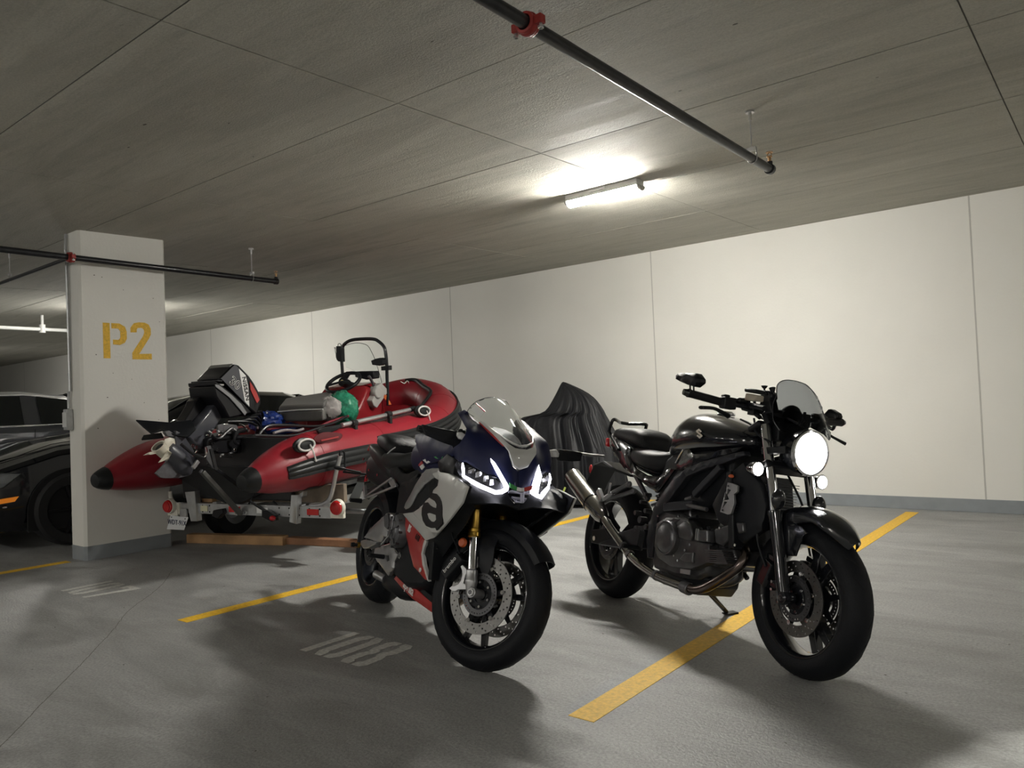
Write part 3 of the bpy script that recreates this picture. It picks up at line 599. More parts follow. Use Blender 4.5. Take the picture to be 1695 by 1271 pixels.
# swingarm, foot plates
for s in(-1,1):
    sw=mir([(.02,-.14,.362),(.172,-.14,.452),(.312,-.14,.515),(.376,-.14,.54),(.44,-.14,.54),(.46,-.13,.522),(.417,-.13,.497),(.4,-.13,.471),(.433,-.14,.45),(.396,-.14,.441),(.403,-.14,.414),(.358,-.14,.409),(.334,-.14,.377),(.241,-.14,.368),(.14,-.14,.366)],-s)
    P('swingarm',M_alu,lambda mb:(mb.patch(sw,th=.035,side=(0,s,0),bulge=.012,bw=.03,res=.025)),bev=.003)
    P('swingarm_rib',M_alud,lambda mb:(mb.slab(mir([(.351,-.155,.516),(.411,-.155,.539),(.453,-.155,.484),(.436,-.155,.459),(.386,-.155,.467)],-s),(0,-.012*s,0)),))
    P('axle_block',M_alu,lambda mb:mb.patch(mir([(.056,-.15,.354),(.275,-.15,.372),(.266,-.15,.358),(.128,-.15,.314),(.063,-.15,.306),(.006,-.15,.322),(.007,-.15,.341)],-s),th=.05,side=(0,s,0),res=9),bev=.004)
    P('axle_spool',M_black,lambda mb:(mb.cyl((0.0,.15*s,.315),(0.0,.185*s,.315),.010),mb.cyl((0,.183*s,.315),(0,.20*s,.315),.014,.012)))
    P('axle_nut',M_gold,lambda mb:mb.cyl((0.0,.15*s,.315),(0.0,.165*s,.315),.016,n=6))
    P('foot_plate',M_alu,lambda mb:mb.patch(mir([(.304,-.16,.342),(.4,-.16,.362),(.547,-.16,.401),(.598,-.16,.381),(.653,-.16,.361),(.634,-.16,.336),(.617,-.16,.316),(.624,-.16,.289),(.575,-.16,.25),(.558,-.16,.239),(.443,-.16,.265),(.321,-.16,.293),(.301,-.16,.305)],-s),[mir([(.497,-.16,.329),(.546,-.16,.339),(.565,-.16,.317),(.533,-.16,.307)],-s)],th=.02,side=(0,s,0),bulge=.008,bw=.02,res=.02),bev=.002)
    fr=mir([(.484,-.17,.322),(.358,-.17,.312),(.419,-.17,.377),(.525,-.17,.438),(.669,-.17,.38),(.713,-.17,.364)],-s)
    P('rider_footrest',M_black,lambda mb:(mb.tube([V(fr[0]),V(fr[0])+V((0,.075*s,.005))],[.012,.010],12),))
    P('heel_rail',M_chrome,lambda mb:(mb.tube([fr[2],fr[3]],.005,8),mb.tube(mir([(.597,-.175,.403),(.658,-.175,.381),(.694,-.175,.372)],-s),.006,8),mb.lathe([(.010,-.004),(.016,-.004),(.016,.004),(.010,.004)],fr[5],(0,1,0),16,closed=True)))
    P('pedal_rod',M_chrome,lambda mb:mb.tube(mir([(.442,-.175,.37),(.524,-.175,.39),(.595,-.175,.408)],-s),.004,8))
P('rear_hugger',M_matt,lambda mb:mb.loft([[(( .345+dr)*math.cos(t),yy,.315+(.345+dr)*math.sin(t)) for yy,dr in ((-.10,-.05),(-.095,0),(-.05,.014),(.05,.014),(.095,0),(.10,-.05),(.088,-.055),(.08,-.005),(0,.004),(-.08,-.005),(-.088,-.055))] for t in [math.radians(15+9.5*i) for i in range(12)]]))
P('rear_caliper',M_gloss,lambda mb:mb.box((.10,-.10,.39),(.09,.05,.05),Matrix.Rotation(.5,3,'Y')),bev=.008)
P('shock_absorber',M_iron,lambda mb:(mb.cyl((.42,-.03,.36),(.36,-.03,.62),.018),[mb.lathe([(.026,-.004),(.032,0),(.026,.004)],(.41-.0062*i,-.03,.40+.022*i),(-.22,0,.97),14) for i in range(9)]))
P('chain',M_iron,lambda mb:(mb.bar((0,.11,.345),(.52,.11,.41),.012,.016),mb.bar((0,.11,.285),(.52,.11,.36),.012,.016)),kind='stuff')
P('sprocket',M_alud,lambda mb:mb.lathe([(.03,-.003),(.085,-.003),(.085,.003),(.03,.003)],(0,.11,.315),(0,1,0),32,closed=True))
P('exhaust_header',mat('heat tinted steel',(.30,.24,.18),.28,1.,noise_=.25,nscale=14),lambda mb:(mb.tube([(.512,-.12,.253),(.543,-.12,.284),(.567,-.12,.31),(.613,-.12,.321),(.666,-.12,.312),(.73,-.12,.314),(.793,-.12,.333)],.024,14,sm=5),mb.tube([(1.03,.05,.42),(1.06,.05,.28),(.95,.04,.19),(.7,0,.17)],.022,12,sm=5)))
P('silencer',M_matt,lambda mb:seatloft(mb,[(.33,.10,.16,.26),(.38,.13,.13,.28),(.60,.13,.125,.27),(.68,.09,.14,.24)]),bev=.006)
P('silencer_outlet',M_alu,lambda mb:mb.tube([(.42,-.12,.20),(.33,-.145,.21)],.022,14))
P('side_stand',M_alud,lambda mb:(mb.tube([(.60,.12,.25),(.52,.20,.10),(.50,.235,.055)],.011,10),mb.box((.50,.25,.048),(.05,.045,.008),Matrix.Rotation(.18,3,'X'))))
# belly fairing
for s in(-1,1):
    P('belly_panel',M_rpaint,lambda mb:mb.patch(mir([(.563,-.13,.227),(.615,-.13,.265),(.732,-.13,.251),(.857,-.13,.236),(1.029,-.12,.211),(1.099,-.1,.193),(1.089,-.09,.153),(1.029,-.11,.165),(.841,-.13,.184),(.703,-.13,.203)],-s),th=.012,side=(0,s,0),bulge=.006,bw=.03,res=.025),bev=.002)
    P('belly_edge',M_matt,lambda mb:mb.patch(mir([(.588,-.12,.261),(.547,-.12,.273),(.6,-.12,.292),(.742,-.12,.276),(.914,-.12,.25),(1.036,-.12,.237),(1.135,-.12,.227),(1.099,-.1,.193),(1.029,-.12,.211),(.833,-.12,.232)],-s),th=.02,side=(0,s,0),bulge=.004,bw=.02,res=.03),bev=.002)
    lg=mir([(.775,-.131,.223)],-s)[0]
def al(mb):
    o=[(.797,-.139,.227),(.703,-.139,.239),(.889,-.139,.213)]; text(mb,'aprilia',.062,o[0],V(o[2])-V(o[1]),(.5,0,1),.0012,shear=.1,off=.0006,sx=.95)
P('lettering',M_decalw,al)
# side fairing
YW='-.20-.075*(x-.8)'
for s in(-1,1):
    W1=mir([(1.12,-.224,.789),(1.203,-.23,.795),(1.329,-.24,.795),(1.452,-.249,.78),(1.566,-.257,.756),(1.53,-.255,.689),(1.43,-.247,.625),(1.355,-.242,.578),(1.29,-.237,.543),(1.219,-.231,.536),(1.117,-.224,.548),(1.007,-.216,.566),(.889,-.207,.587),(1.001,-.215,.623),(1.07,-.22,.654),(1.15,-.226,.696),(1.209,-.231,.736),(1.214,-.231,.76),(1.129,-.225,.768)],-s)
    P('side_fairing',M_wpaint,lambda mb:mb.patch(W1,th=.010,side=(0,s,0),bulge=.010,bw=.035,res=.03),bev=.002)
    W2=mir([(.708,-.185,.565),(.863,-.199,.586),(.983,-.206,.564),(1.09,-.212,.545),(1.188,-.218,.533),(1.208,-.2,.535),(1.156,-.19,.508),(1.057,-.19,.481),(.932,-.185,.51),(.801,-.18,.536)],-s)
    P('fairing_flange',M_wpaint,lambda mb:mb.patch(W2,th=.012,side=(0,s,0),bulge=.004,bw=.02,res=.03),bev=.002)
    W3=mir([(.67,-.17,.558),(.796,-.178,.535),(.927,-.183,.509),(1.035,-.188,.483),(1.006,-.18,.452),(.978,-.17,.412),(.993,-.165,.368),(1.04,-.15,.305),(1.016,-.15,.303),(.878,-.16,.34),(.822,-.168,.401),(.741,-.172,.49)],-s)
    P('lower_fairing',M_rpaint,lambda mb:mb.patch(W3,th=.010,side=(0,s,0),bulge=.006,bw=.03,res=.025),bev=.001)
    P('lower_fairing_edge',M_wpaint,lambda mb:mb.patch(mir([(1.04,-.19,.483),(1.07,-.19,.48),(1.035,-.182,.45),(1.003,-.172,.412),(1.022,-.167,.373),(1.063,-.152,.302),(1.041,-.15,.303),(.993,-.165,.368),(.975,-.17,.411),(1.004,-.18,.452)],-s),th=.014,side=(0,s,0),res=9),bev=.001)
    P('fairing_bolt',M_decalw,lambda mb:mb.cyl(V(mir([(.986,-.166,.341)],-s)[0]),V(mir([(.986,-.166,.341)],-s)[0])+V((0,.005*s,0)),.010,n=12))
    G1=mir([(1.183,-.242,.701),(1.243,-.246,.702),(1.287,-.25,.691),(1.319,-.252,.674),(1.337,-.253,.653),(1.363,-.255,.589),(1.345,-.254,.578),(1.298,-.25,.554),(1.285,-.249,.562),(1.231,-.245,.555),(1.159,-.24,.556),(1.105,-.236,.572),(1.075,-.234,.596),(1.066,-.233,.625),(1.084,-.234,.649),(1.137,-.238,.657),(1.176,-.241,.647),(1.221,-.245,.643),(1.264,-.248,.643),(1.26,-.247,.658),(1.234,-.246,.67),(1.179,-.241,.675),(1.151,-.239,.678)],-s)
    G2=mir([(1.147,-.239,.607),(1.171,-.241,.614),(1.22,-.245,.615),(1.269,-.248,.614),(1.28,-.249,.596),(1.259,-.247,.585),(1.221,-.245,.582),(1.174,-.241,.59)],-s)
    P('letter_a',M_blackpaint,lambda mb:mb.patch(G1,[G2],th=.006,side=(0,s,0),res=9))
    P('fairing_vent',M_matt,lambda mb:mb.patch(mir([(.743,-.165,.682),(.835,-.165,.728),(.976,-.165,.766),(1.061,-.165,.756),(1.063,-.165,.729),(1.012,-.165,.688),(.937,-.165,.64),(.774,-.165,.576),(.615,-.15,.56),(.648,-.15,.601)],-s),th=.02,side=(0,s,0),bulge=-.012,bw=.03,res=.03),bev=.002)
    P('fairing_liner',M_black,lambda mb:mb.patch([(a,b-s*.016,c) for a,b,c in W1],th=.004,side=(0,s,0),bulge=.010,bw=.035,res=.04))
    # lower black inner panels
    P('inner_fairing',M_black,lambda mb:mb.patch(mir([(1.156,-.19,.508),(1.182,-.19,.532),(1.325,-.2,.617),(1.457,-.22,.685),(1.49,-.2,.694),(1.473,-.17,.668),(1.372,-.15,.598),(1.24,-.14,.502),(1.102,-.13,.394),(1.014,-.13,.3),(.981,-.15,.367),(.985,-.165,.413),(1.042,-.18,.475)],-s),th=.008,side=(0,s,0),res=.04))
# number decal on lower fairing: RS 660
def rs(mb):
    o=[(.824,-.185,.507),(.944,-.185,.48),(.759,-.185,.522),(1.004,-.185,.472)]; dx=V(o[3])-V(o[2])
    text(mb,'RS',.050,o[0],dx,(.6,0,1),.0015,shear=.3,off=.001,sx=.62)
P('lettering',M_decalw,rs)
def rs2(mb):
    o=[(.947,-.188,.481),(.951,-.188,.48),(.767,-.188,.523),(1.011,-.188,.473)]; dx=V(o[3])-V(o[2])
    text(mb,'660',.040,o[0],dx,(.6,0,1),.0015,shear=.3,off=.001,sx=.85)
P('lettering',mat('dark red decal',(.06,.01,.01),.4),rs2)
# amber side reflector on fork
am=[(1.229,-.125,.486)][0]
P('amber_reflector',M_amber,lambda mb:mb.lathe([(0,.006),(.016,.006),(.02,0),(.02,-.008)],am,(0,-1,0),22),M=S)
# nose
NO=[(1.168,-.163,1.065),(1.181,-.14,1.082),(1.224,-.13,1.058),(1.293,-.115,1.026),(1.399,-.095,.975),(1.495,-.066,.919),(1.496,-.032,.855),(1.494,0,.839),(1.52,0,.768),(1.511,-.022,.769),(1.508,-.048,.772),(1.492,-.072,.789),(1.489,-.095,.809),(1.455,-.125,.815),(1.413,-.165,.836),(1.392,-.195,.853),(1.383,-.225,.852),(1.359,-.235,.865),(1.326,-.235,.901),(1.367,-.225,.924),(1.372,-.205,.966),(1.356,-.195,.99),(1.275,-.185,1.027)]
for s in(-1,1):
    P('nose_cowl',M_navy,lambda mb:mb.patch(mir(NO,-s),th=.006,side=(.7,.6*s,.4),bulge=.014,bw=.05,res=.022),angle=50)
    ED=mir([(1.296,-.118,1.029),(1.308,-.116,1.029),(1.413,-.096,.98),(1.482,-.074,.934),(1.474,-.076,.933),(1.401,-.099,.974)],-s)
    P('red_edge',M_rpaint,lambda mb:mb.patch(ED,th=.01,side=(.6,.6*s,.4),res=9))
    HL=mir([(1.377,-.222,.85),(1.372,-.205,.855),(1.374,-.182,.841),(1.46,-.127,.812),(1.496,-.098,.802),(1.508,-.076,.783),(1.514,-.052,.769),(1.512,-.052,.753),(1.517,-.078,.741),(1.511,-.106,.738),(1.458,-.15,.754),(1.407,-.198,.779),(1.401,-.22,.802),(1.377,-.228,.833)],-s)
    hb=P('headlight',M_iron,lambda mb:mb.patch([V(q)-V((.022,0,0)) for q in HL],th=.03,side=(.7,.6*s,0),bulge=-.004,res=.02,bw=.02))
    P('headlight_lens',M_lens,lambda mb:mb.patch([V(q)+V((.006,0,0)) for q in HL],th=.004,side=(.7,.6*s,0),bulge=.006,bw=.03,res=.025),par=hb)
    for (u_,v_) in ((.25,.3),(.42,.5),(.60,.62),(.75,.75)):
        c1=V(HL[1]).lerp(V(HL[6]),u_)*.5+V(HL[12]).lerp(V(HL[8]),u_)*.5-V((.012,0,0))
        P('reflector_cell',M_refl,lambda mb:mb.loft([[c1+V((0,-.020*s,0)),c1+V((0,.012*s,-.006)),c1+V((0,.012*s,.018)),c1+V((0,-.020*s,.022))],[c1+V((-.014,-.008*s,.004)),c1+V((-.014,.006*s,0)),c1+V((-.014,.006*s,.012)),c1+V((-.014,-.008*s,.014))]]),par=hb)
    D1=mir([(1.414,-.118,.901),(1.422,-.112,.903),(1.447,-.098,.871),(1.482,-.078,.824),(1.512,-.05,.773),(1.513,-.05,.757),(1.522,-.078,.743),(1.515,-.108,.738),(1.462,-.152,.754),(1.412,-.199,.78),(1.393,-.207,.794),(1.393,-.2,.795),(1.403,-.19,.79),(1.454,-.148,.767),(1.508,-.105,.75),(1.512,-.084,.755),(1.529,-.076,.768),(1.517,-.085,.79),(1.494,-.105,.829)],-s)
    P('running_light',M_drl,lambda mb:mb.patch([V(q)+V((.014,.003*s,.002)) for q in D1],th=.008,side=(.7,.6*s,0),res=9))
    P('running_light_tip',M_drl,lambda mb:mb.patch([V(q)+V((.012,.004*s,0)) for q in mir([(1.393,-.207,.794),(1.398,-.2,.798),(1.4,-.205,.826),(1.386,-.208,.847),(1.383,-.212,.844),(1.393,-.215,.824)],-s)],th=.006,side=(.7,.6*s,0),res=9))
    P('cheek_panel',M_matt,lambda mb:mb.patch(mir([(1.516,-.235,.75),(1.414,-.222,.797),(1.415,-.2,.777),(1.463,-.152,.751),(1.516,-.108,.735),(1.523,-.078,.741),(1.509,-.05,.748),(1.516,-.02,.713),(1.532,0,.712),(1.538,0,.686),(1.541,-.06,.701),(1.58,-.13,.703),(1.537,-.21,.693),(1.516,-.245,.693)],-s),th=.006,side=(.7,.6*s,-.3),bulge=.0,res=.03))
PC=[(1.312,-.117,1.023),(1.411,-.098,.976),(1.476,-.077,.934),(1.5,-.065,.913),(1.498,-.033,.855),(1.494,0,.841),(1.478,0,.926),(1.482,-.028,.927),(1.478,-.06,.941),(1.437,-.088,.972),(1.328,-.112,1.024)]
pcs=[V(q)+V((.012,0,.006)) for q in PC]
full=pcs[:6]+[V((q.x,-q.y,q.z)) for q in reversed(pcs[:5])]+[V((q.x,-q.y,q.z)) for q in reversed(pcs[7:])][0:0]
outl=[V(q) for q in pcs[:6]]+[V((q.x,-q.y,q.z)) for q in reversed(pcs[0:5])]+[V((q.x,-q.y,q.z)) for q in reversed(pcs[7:])]+[pcs[6]]+[q for q in pcs[7:]]
P('nose_panel',M_wpaint,lambda mb:mb.patch(outl,th=.008,side=(1,0,.6),bulge=.006,bw=.03,res=.02),angle=50)
P('lettering',M_blackpaint,lambda mb:text(mb,'aprilia',.034,V([(1.459,0,.899)][0])+V((.021,0,.004)),(0,1,0),(-.62,0,.78),.0012,off=.0006,sx=.9))
P('green_stripe',M_green,lambda mb:mb.patch([V(q)+V((.016,0,0)) for q in [(1.516,-.055,.789),(1.513,-.016,.775),(1.515,-.018,.76),(1.518,-.05,.77)]],th=.003,side=(1,0,0),res=9))
P('white_stripe',M_decalw,lambda mb:mb.patch([V(q)+V((.018,0,0)) for q in [*[(1.513,-.016,.775),(1.517,0,.773),(1.52,0,.758),(1.515,-.018,.76)],*[]]][:4],th=.003,side=(1,0,0),res=9))
P('white_stripe',M_decalw,lambda mb:mb.patch([V((a+.018,-b,c)) for a,b,c in [(1.513,-.016,.775),(1.517,0,.773),(1.52,0,.758),(1.515,-.018,.76)]],th=.003,side=(1,0,0),res=9))
P('red_stripe',M_rpaint,lambda mb:mb.patch([V((a+.016,-b,c)) for a,b,c in [(1.516,-.055,.789),(1.513,-.016,.775),(1.515,-.018,.76),(1.518,-.05,.77)]],th=.003,side=(1,0,0),res=9))
ch=[(1.506,-.05,.751),(1.5,-.03,.756),(1.512,-.015,.753),(1.524,0,.751),(1.533,0,.715),(1.517,-.018,.715),(1.51,-.034,.73)]
fullc=[V(q)+V((.012,0,0)) for q in ch]+[V((a+.012,-b,c)) for a,b,c in reversed(ch) if b]
P('chin_light',M_refl,lambda mb:mb.patch(fullc,th=.01,side=(1,0,0),bulge=-.006,bw=.02,res=.02))
P('chin_light_frame',mat('lilac grey plastic',(.45,.45,.55),.35),lambda mb:mb.tube([q+V((.006,0,0)) for q in fullc],.005,8,closed=True))
# windscreen
SC_=[(1.308,-.116,1.028),(1.26,-.126,1.052),(1.203,-.132,1.072),(1.198,-.124,1.09),(1.195,-.11,1.109),(1.193,-.085,1.13),(1.204,-.055,1.147),(1.2,-.03,1.154),(1.188,0,1.16),(1.475,0,.94),(1.478,-.035,.947),(1.463,-.068,.962),(1.408,-.095,.99)]
scf=[V(q) for q in SC_[:9]]+[V((a,-b,c)) for a,b,c in reversed(SC_[:8])]+[V((a,-b,c)) for a,b,c in reversed(SC_[10:])]+[V(SC_[9])]+[V(q) for q in SC_[10:]]
P('windscreen',M_clear,lambda mb:mb.patch(scf,th=.003,side=(.7,0,.7),bulge=.035,bw=.12,res=.025),angle=80)
P('windscreen_trim',M_wpaint,lambda mb:mb.tube([V((a+.004,b,c+.004)) for a,b,c in [*[(a,b,c) for a,b,c in SC_[9:]],SC_[0]]],.004,8))
P('windscreen_trim',M_wpaint,lambda mb:mb.tube([V((a+.004,-b,c+.004)) for a,b,c in [*SC_[9:],SC_[0]]],.004,8))
P('windscreen_edge',M_refl,lambda mb:mb.tube(smp([V((a,-b,c)) for a,b,c in SC_[1:9]],3),.0022,6))
P('windscreen_edge',mat('screen edge',(.1,.1,.11),.2),lambda mb:mb.tube(smp([V(q) for q in SC_[1:9]],3),.0016,6))
P('screen_sticker',M_decalw,lambda mb:mb.slab([V(q)+V((.012,0,.01)) for q in [(1.246,-.142,1.072),(1.258,-.128,1.098),(1.307,-.108,1.067),(1.289,-.115,1.039)]],(-.001,0,-.001)))
P('sticker_line',M_redl,lambda mb:mb.bar(V([(1.25,-.126,1.099)][0])+V((.014,0,.012)),V([(1.311,-.106,1.065)][0])+V((.014,0,.012)),.002,.006))
# dash behind screen
P('instrument_panel',M_matt,lambda mb:seatloft(mb,[(1.10,.09,.94,1.02),(1.14,.11,.93,1.035),(1.24,.12,.91,1.02),(1.33,.10,.90,.98),(1.40,.06,.90,.95)]),sub=1)
P('display',mat('display glass',(.02,.02,.025),.1),lambda mb:mb.box((1.095,0,.985),(.006,.14,.07),Matrix.Rotation(.5,3,'Y')),bev=.003)
# mirrors with built-in indicators
mr=[(1.32,-.22,.972),(1.32,-.198,.975),(1.32,-.172,.963),(1.32,-.135,.94),(1.32,-.173,.939),(1.32,-.21,.946),(1.32,-.22,.957)]
def swp(p,k=.35,y0=.2): return [V((a-(abs(b)-y0)*k,b,c)) for a,b,c in p]
P('mirror',M_matt,lambda mb:mb.patch([(1.31,-.376,.984),(1.31,-.3,.979),(1.31,-.212,.976),(1.31,-.209,.962),(1.31,-.209,.944),(1.31,-.165,.94),(1.31,-.192,.918),(1.31,-.211,.911),(1.31,-.26,.918),(1.31,-.313,.931),(1.31,-.355,.943),(1.31,-.368,.965)],th=.02,side=(1,0,0),bulge=.006,bw=.02,res=.03),bev=.002)
P('mirror_indicator',mat('white indicator lens',(.85,.85,.83),.25,coat=.5),lambda mb:mb.patch(mr,th=.02,side=(1,0,0),bulge=.01,bw=.02,res=.02),bev=.003)
P('mirror_stalk',M_gloss,lambda mb:(mb.tube([(1.34,-.168,.939),(1.34,-.147,.934),(1.34,-.126,.929),(1.34,-.113,.92)],[.010,.014,.016,.012],10,sm=3),mb.ell([(1.355,-.138,.93)][0],(.014,.014,.014))))
P('mirror',M_matt,lambda mb:mb.patch([(1.27,.326,.964),(1.27,.442,.965),(1.27,.455,.96),(1.27,.447,.922),(1.27,.397,.915),(1.27,.331,.911),(1.27,.32,.928)],th=.02,side=(1,0,0),bulge=.006,bw=.02,res=.03),bev=.002)
P('mirror_indicator',mat('silver mirror shell',(.62,.62,.62),.3,coat=.5),lambda mb:mb.patch([(1.28,.246,.935),(1.28,.252,.948),(1.28,.303,.961),(1.28,.321,.944),(1.28,.32,.926),(1.28,.256,.921)],th=.02,side=(1,0,0),bulge=.01,bw=.02,res=.02),bev=.003)
P('mirror_stalk',M_gloss,lambda mb:mb.tube([(1.29,.242,.933),(1.29,.222,.925),(1.29,.202,.915)],[.010,.016,.012],10,sm=3))
P('bar_end_guard',M_alu,lambda mb:mb.tube([V(q) for q in [(1.2,.488,.961),(1.2,.542,.959),(1.2,.629,.965)]],[.006,.008,.005],8))
P('brake_line',M_matt,lambda mb:mb.tube([(1.345,-.16,.668),(1.284,-.16,.639),(1.257,-.16,.59),(1.275,-.16,.534),(1.33,-.16,.496),(1.365,-.16,.473)],.004,8,sm=4))
# ---------------------------------------------------------------- right motorcycle
FB=((-2.29700,3.69700,0.00000),(0.877367,0.471786,0.087440),(-0.479821,0.862675,0.159887),(0.000000,-0.182236,0.983255)); SB=((-2.27324,3.73884,-0.00855),(0.861985,0.500539,0.080268),(-0.506904,0.849331,0.147258),(0.005535,-0.167622,0.985836))
bk=thing('motorcycle','all-black naked motorcycle with a lit round headlight, the right of the two','motorcycle',frame=FB)
S=rel(SB,FB)
M_frame=mat('dark grey frame',(.036,.038,.046),.4,.5,coat=.2)
M_eng=mat('dark engine casting',(.13,.13,.135),.36,.75,noise_=.2,nscale=25)
M_ti=mat('polished exhaust',(.34,.33,.31),.2,1.,noise_=.1,nscale=9)
M_head=mat('lit headlight',(1,1,1),.3,emit=26.,ecol=(1,.99,.93))
M_aux=mat('lit auxiliary light',(1,1,1),.3,emit=18.,ecol=(1,.97,.9))
wheel(bk,S,1.445,.30,.12,('wide',1.1),((-.062,-1),(.062,1)),discR=.145,carr=.095)
wheel(bk,None,0,.315,.16,('wide',.5),((-.07,-1),),'rear_wheel',discR=.11,carr=.075)
ax=(V((1.281,0,.749))-V((1.445-.035,0,.30))).normalized()
for s in(-1,1):
    b=V((1.425,.10*s,.30)); 
    P('fork_leg',M_gloss,lambda mb:mb.tube([b-ax*.03,b-ax*.02,b+ax*.05,b+ax*.12,b+ax*.30,b+ax*.325,b+ax*.335],[.016,.026,.027,.024,.0265,.031,.031],22),M=S)
    P('axle_clamp',M_gloss,lambda mb:mb.cyl((1.445,.075*s,.30),(1.445,.13*s,.30),.022,n=20),M=S,bev=.003)
    for h0 in (.02,.13): P('caliper_lug',M_gloss,lambda mb:mb.bar(b+ax*h0,b+ax*h0+V((-.07,0,.02)),.02,.02),M=S,bev=.003)
    P('axle_end',M_chrome,lambda mb:(mb.lathe([(.008,0),(.013,0),(.013,-.004),(.008,-.004)],(1.445,.134*s,.30),(0,s,0),16,closed=True)),M=S)
    P('fork_tube',M_chrome,lambda mb:mb.cyl(b+ax*.32,b+ax*.70,.0205,n=24),M=S)
    P('pinch_bolt',M_chrome,lambda mb:[mb.cyl(b+V((-.04,.012*s,.02+.03*k)),b+V((-.04,.032*s,.02+.03*k)),.006,n=8) for k in range(2)],M=S)
    c0=b+V((-.105,-.012*s,.075)); t=V((-.42,0,-.9))
    P('brake_caliper',M_gloss,lambda mb:mb.loft([[c0+t*u_+V((-.9,0,.42))*v_+V((0,yy*s,0)) for v_,yy in ((-.03,-.03),(.024,-.035),(.034,-.02),(.034,.016),(.024,.03),(-.02,.03),(-.03,.01))] for u_ in(-.05,-.04,.035,.055)]),M=S,bev=.004)
P('brake_hose',M_chrome,lambda mb:mb.tube([(1.314,-.115,.67),(1.332,-.115,.6),(1.35,-.115,.543),(1.38,-.115,.455),(1.423,-.115,.345)],.003,6,sm=3),M=S)
for s in(-1,1): P('brake_line',M_matt,lambda mb:mb.tube([(1.33,.12*s,.40),(1.28,.13*s,.50),(1.25,.12*s,.64),(1.18,.08*s,.78)],.005,8,sm=4),M=S)
def fender(mb):
    C_=V((1.445,0,.30)); rings=[]; n=9
    for i in range(17):
        t=math.radians(47+(128-47)*i/16); w_=.074*min(1,(.12+i/4.5))**.7; r=.332+.012*math.sin(PI*i/16)
        sk=.03+.03*math.sin(PI*max(0,(i-6))/10)
        rings.append([V((C_.x+(r+dr)*math.cos(t),yy*w_,C_.z+(r+dr)*math.sin(t))) for yy,dr in ((-1,-sk),(-.97,-.012),(-.75,.006),(-.35,.016),(0,.019),(.35,.016),(.75,.006),(.97,-.012),(1,-sk))])
    vs=[q for r in rings for q in r]; vs2=[q+(C_-q).normalized()*.004 for q in vs]; N=len(vs); fs=[]; K=len(rings)
    for i in range(K-1):
        for j in range(n-1): a=i*n+j; fs+=[(a,a+1,a+n+1,a+n),(a+N+n,a+N+n+1,a+N+1,a+N)]
        a=i*n; fs+=[(a,a+n,a+n+N,a+N),(a+n-1,a+n-1+N,a+2*n-1+N,a+2*n-1)]
    for j in range(n-1): e=(K-1)*n; fs+=[(j,j+N,j+1+N,j+1),(e+j,e+j+1,e+j+1+N,e+j+N)]
    mb.add(vs+vs2,fs)
P('front_fender',M_gloss,fender,M=S)
for s in(-1,1):
    P('fender_bracket',M_gloss,lambda mb:mb.patch(mir([(1.382,-.08,.594),(1.467,-.08,.579),(1.501,-.08,.558),(1.479,-.08,.546),(1.463,-.08,.504),(1.448,-.08,.462),(1.399,-.08,.454),(1.368,-.08,.496),(1.361,-.08,.553),(1.366,-.08,.589)],-s),th=.008,side=(0,s,0),bulge=.006,bw=.03,res=.025),M=S,bev=.002)
    P('turn_signal',M_gloss,lambda mb:(mb.ell([(1.358,.1,.662)][0] if s>0 else [(1.372,-.12,.672)][0],(.025,.03,.042)),),M=S)
P('rim_tape',M_decalw,lambda mb:mb.lathe([(.2185,-.048),(.2200,-.048),(.2200,-.0475),(.2185,-.0475)],(1.445,0,.30),(0,1,0),72,closed=True),M=S)
P('triple_clamp',M_matt,lambda mb:(mb.box((1.262,0,.80),(.08,.26,.032),Matrix.Rotation(-.42,3,'Y')),mb.box((1.19,0,.965),(.08,.26,.026),Matrix.Rotation(-.42,3,'Y'))),M=S,bev=.008)
# headlight
HC=V((1.375,0,.872)); hx=V((math.cos(.05),0,-math.sin(.05)))
hl=P('headlight',M_gloss,lambda mb:mb.lathe([(0,-.12),(.035,-.118),(.07,-.09),(.088,-.04),(.092,0),(.085,.004)],HC,hx,40))
P('headlight_rim',M_chrome,lambda mb:mb.lathe([(.082,.0),(.093,.0),(.096,.008),(.093,.018),(.085,.020),(.082,.014)],HC,hx,48,closed=True),par=hl)
P('headlight_glass',M_lens,lambda mb:mb.lathe([(.084,.012),(.07,.022),(.04,.030),(0,.034),(0,.031),(.04,.027),(.07,.019),(.084,.009)],HC,hx,40,closed=True),par=hl)
P('reflector_bowl',M_refl,lambda mb:mb.lathe([(.082,.006),(.072,-.02),(.05,-.045),(.02,-.058),(0,-.058)],HC,hx,36),par=hl)
P('headlight_bulb',M_head,lambda mb:mb.lathe([(0,.004),(.045,.002),(.064,-.004),(.064,-.010),(0,-.012)],HC+V((0,0,.012)),hx,36),par=hl)
P('headlight_bracket',M_gloss,lambda mb:(mb.bar((1.24,-.11,.86),(1.36,-.094,.872),.03,.03),mb.bar((1.24,.11,.86),(1.36,.094,.872),.03,.03)),bev=.003)
for q,nm in (([(1.268,-.16,.782)][0],-1),([(1.296,.16,.764)][0],1)):
    al_=P('auxiliary_light',M_gloss,lambda mb:mb.lathe([(0,-.045),(.02,-.042),(.029,-.02),(.031,0),(.028,.003)],q,(1,0,0),24))
    P('auxiliary_lens',M_aux if nm<0 else M_aux,lambda mb:mb.lathe([(0,.006),(.016,.005),(.0265,.0),(0,-.004)],q,(1,0,0),24),par=al_)
    P('auxiliary_rim',M_chrome,lambda mb:mb.lathe([(.026,0),(.031,0),(.032,.006),(.027,.008)],q,(1,0,0),24,closed=True),par=al_)
    P('auxiliary_stalk',M_matt,lambda mb:mb.tube([V(q)+V((-.03,0,0)),(q[0]-.03,q[1]*.65,q[2]+.0)],.009,8),par=al_)
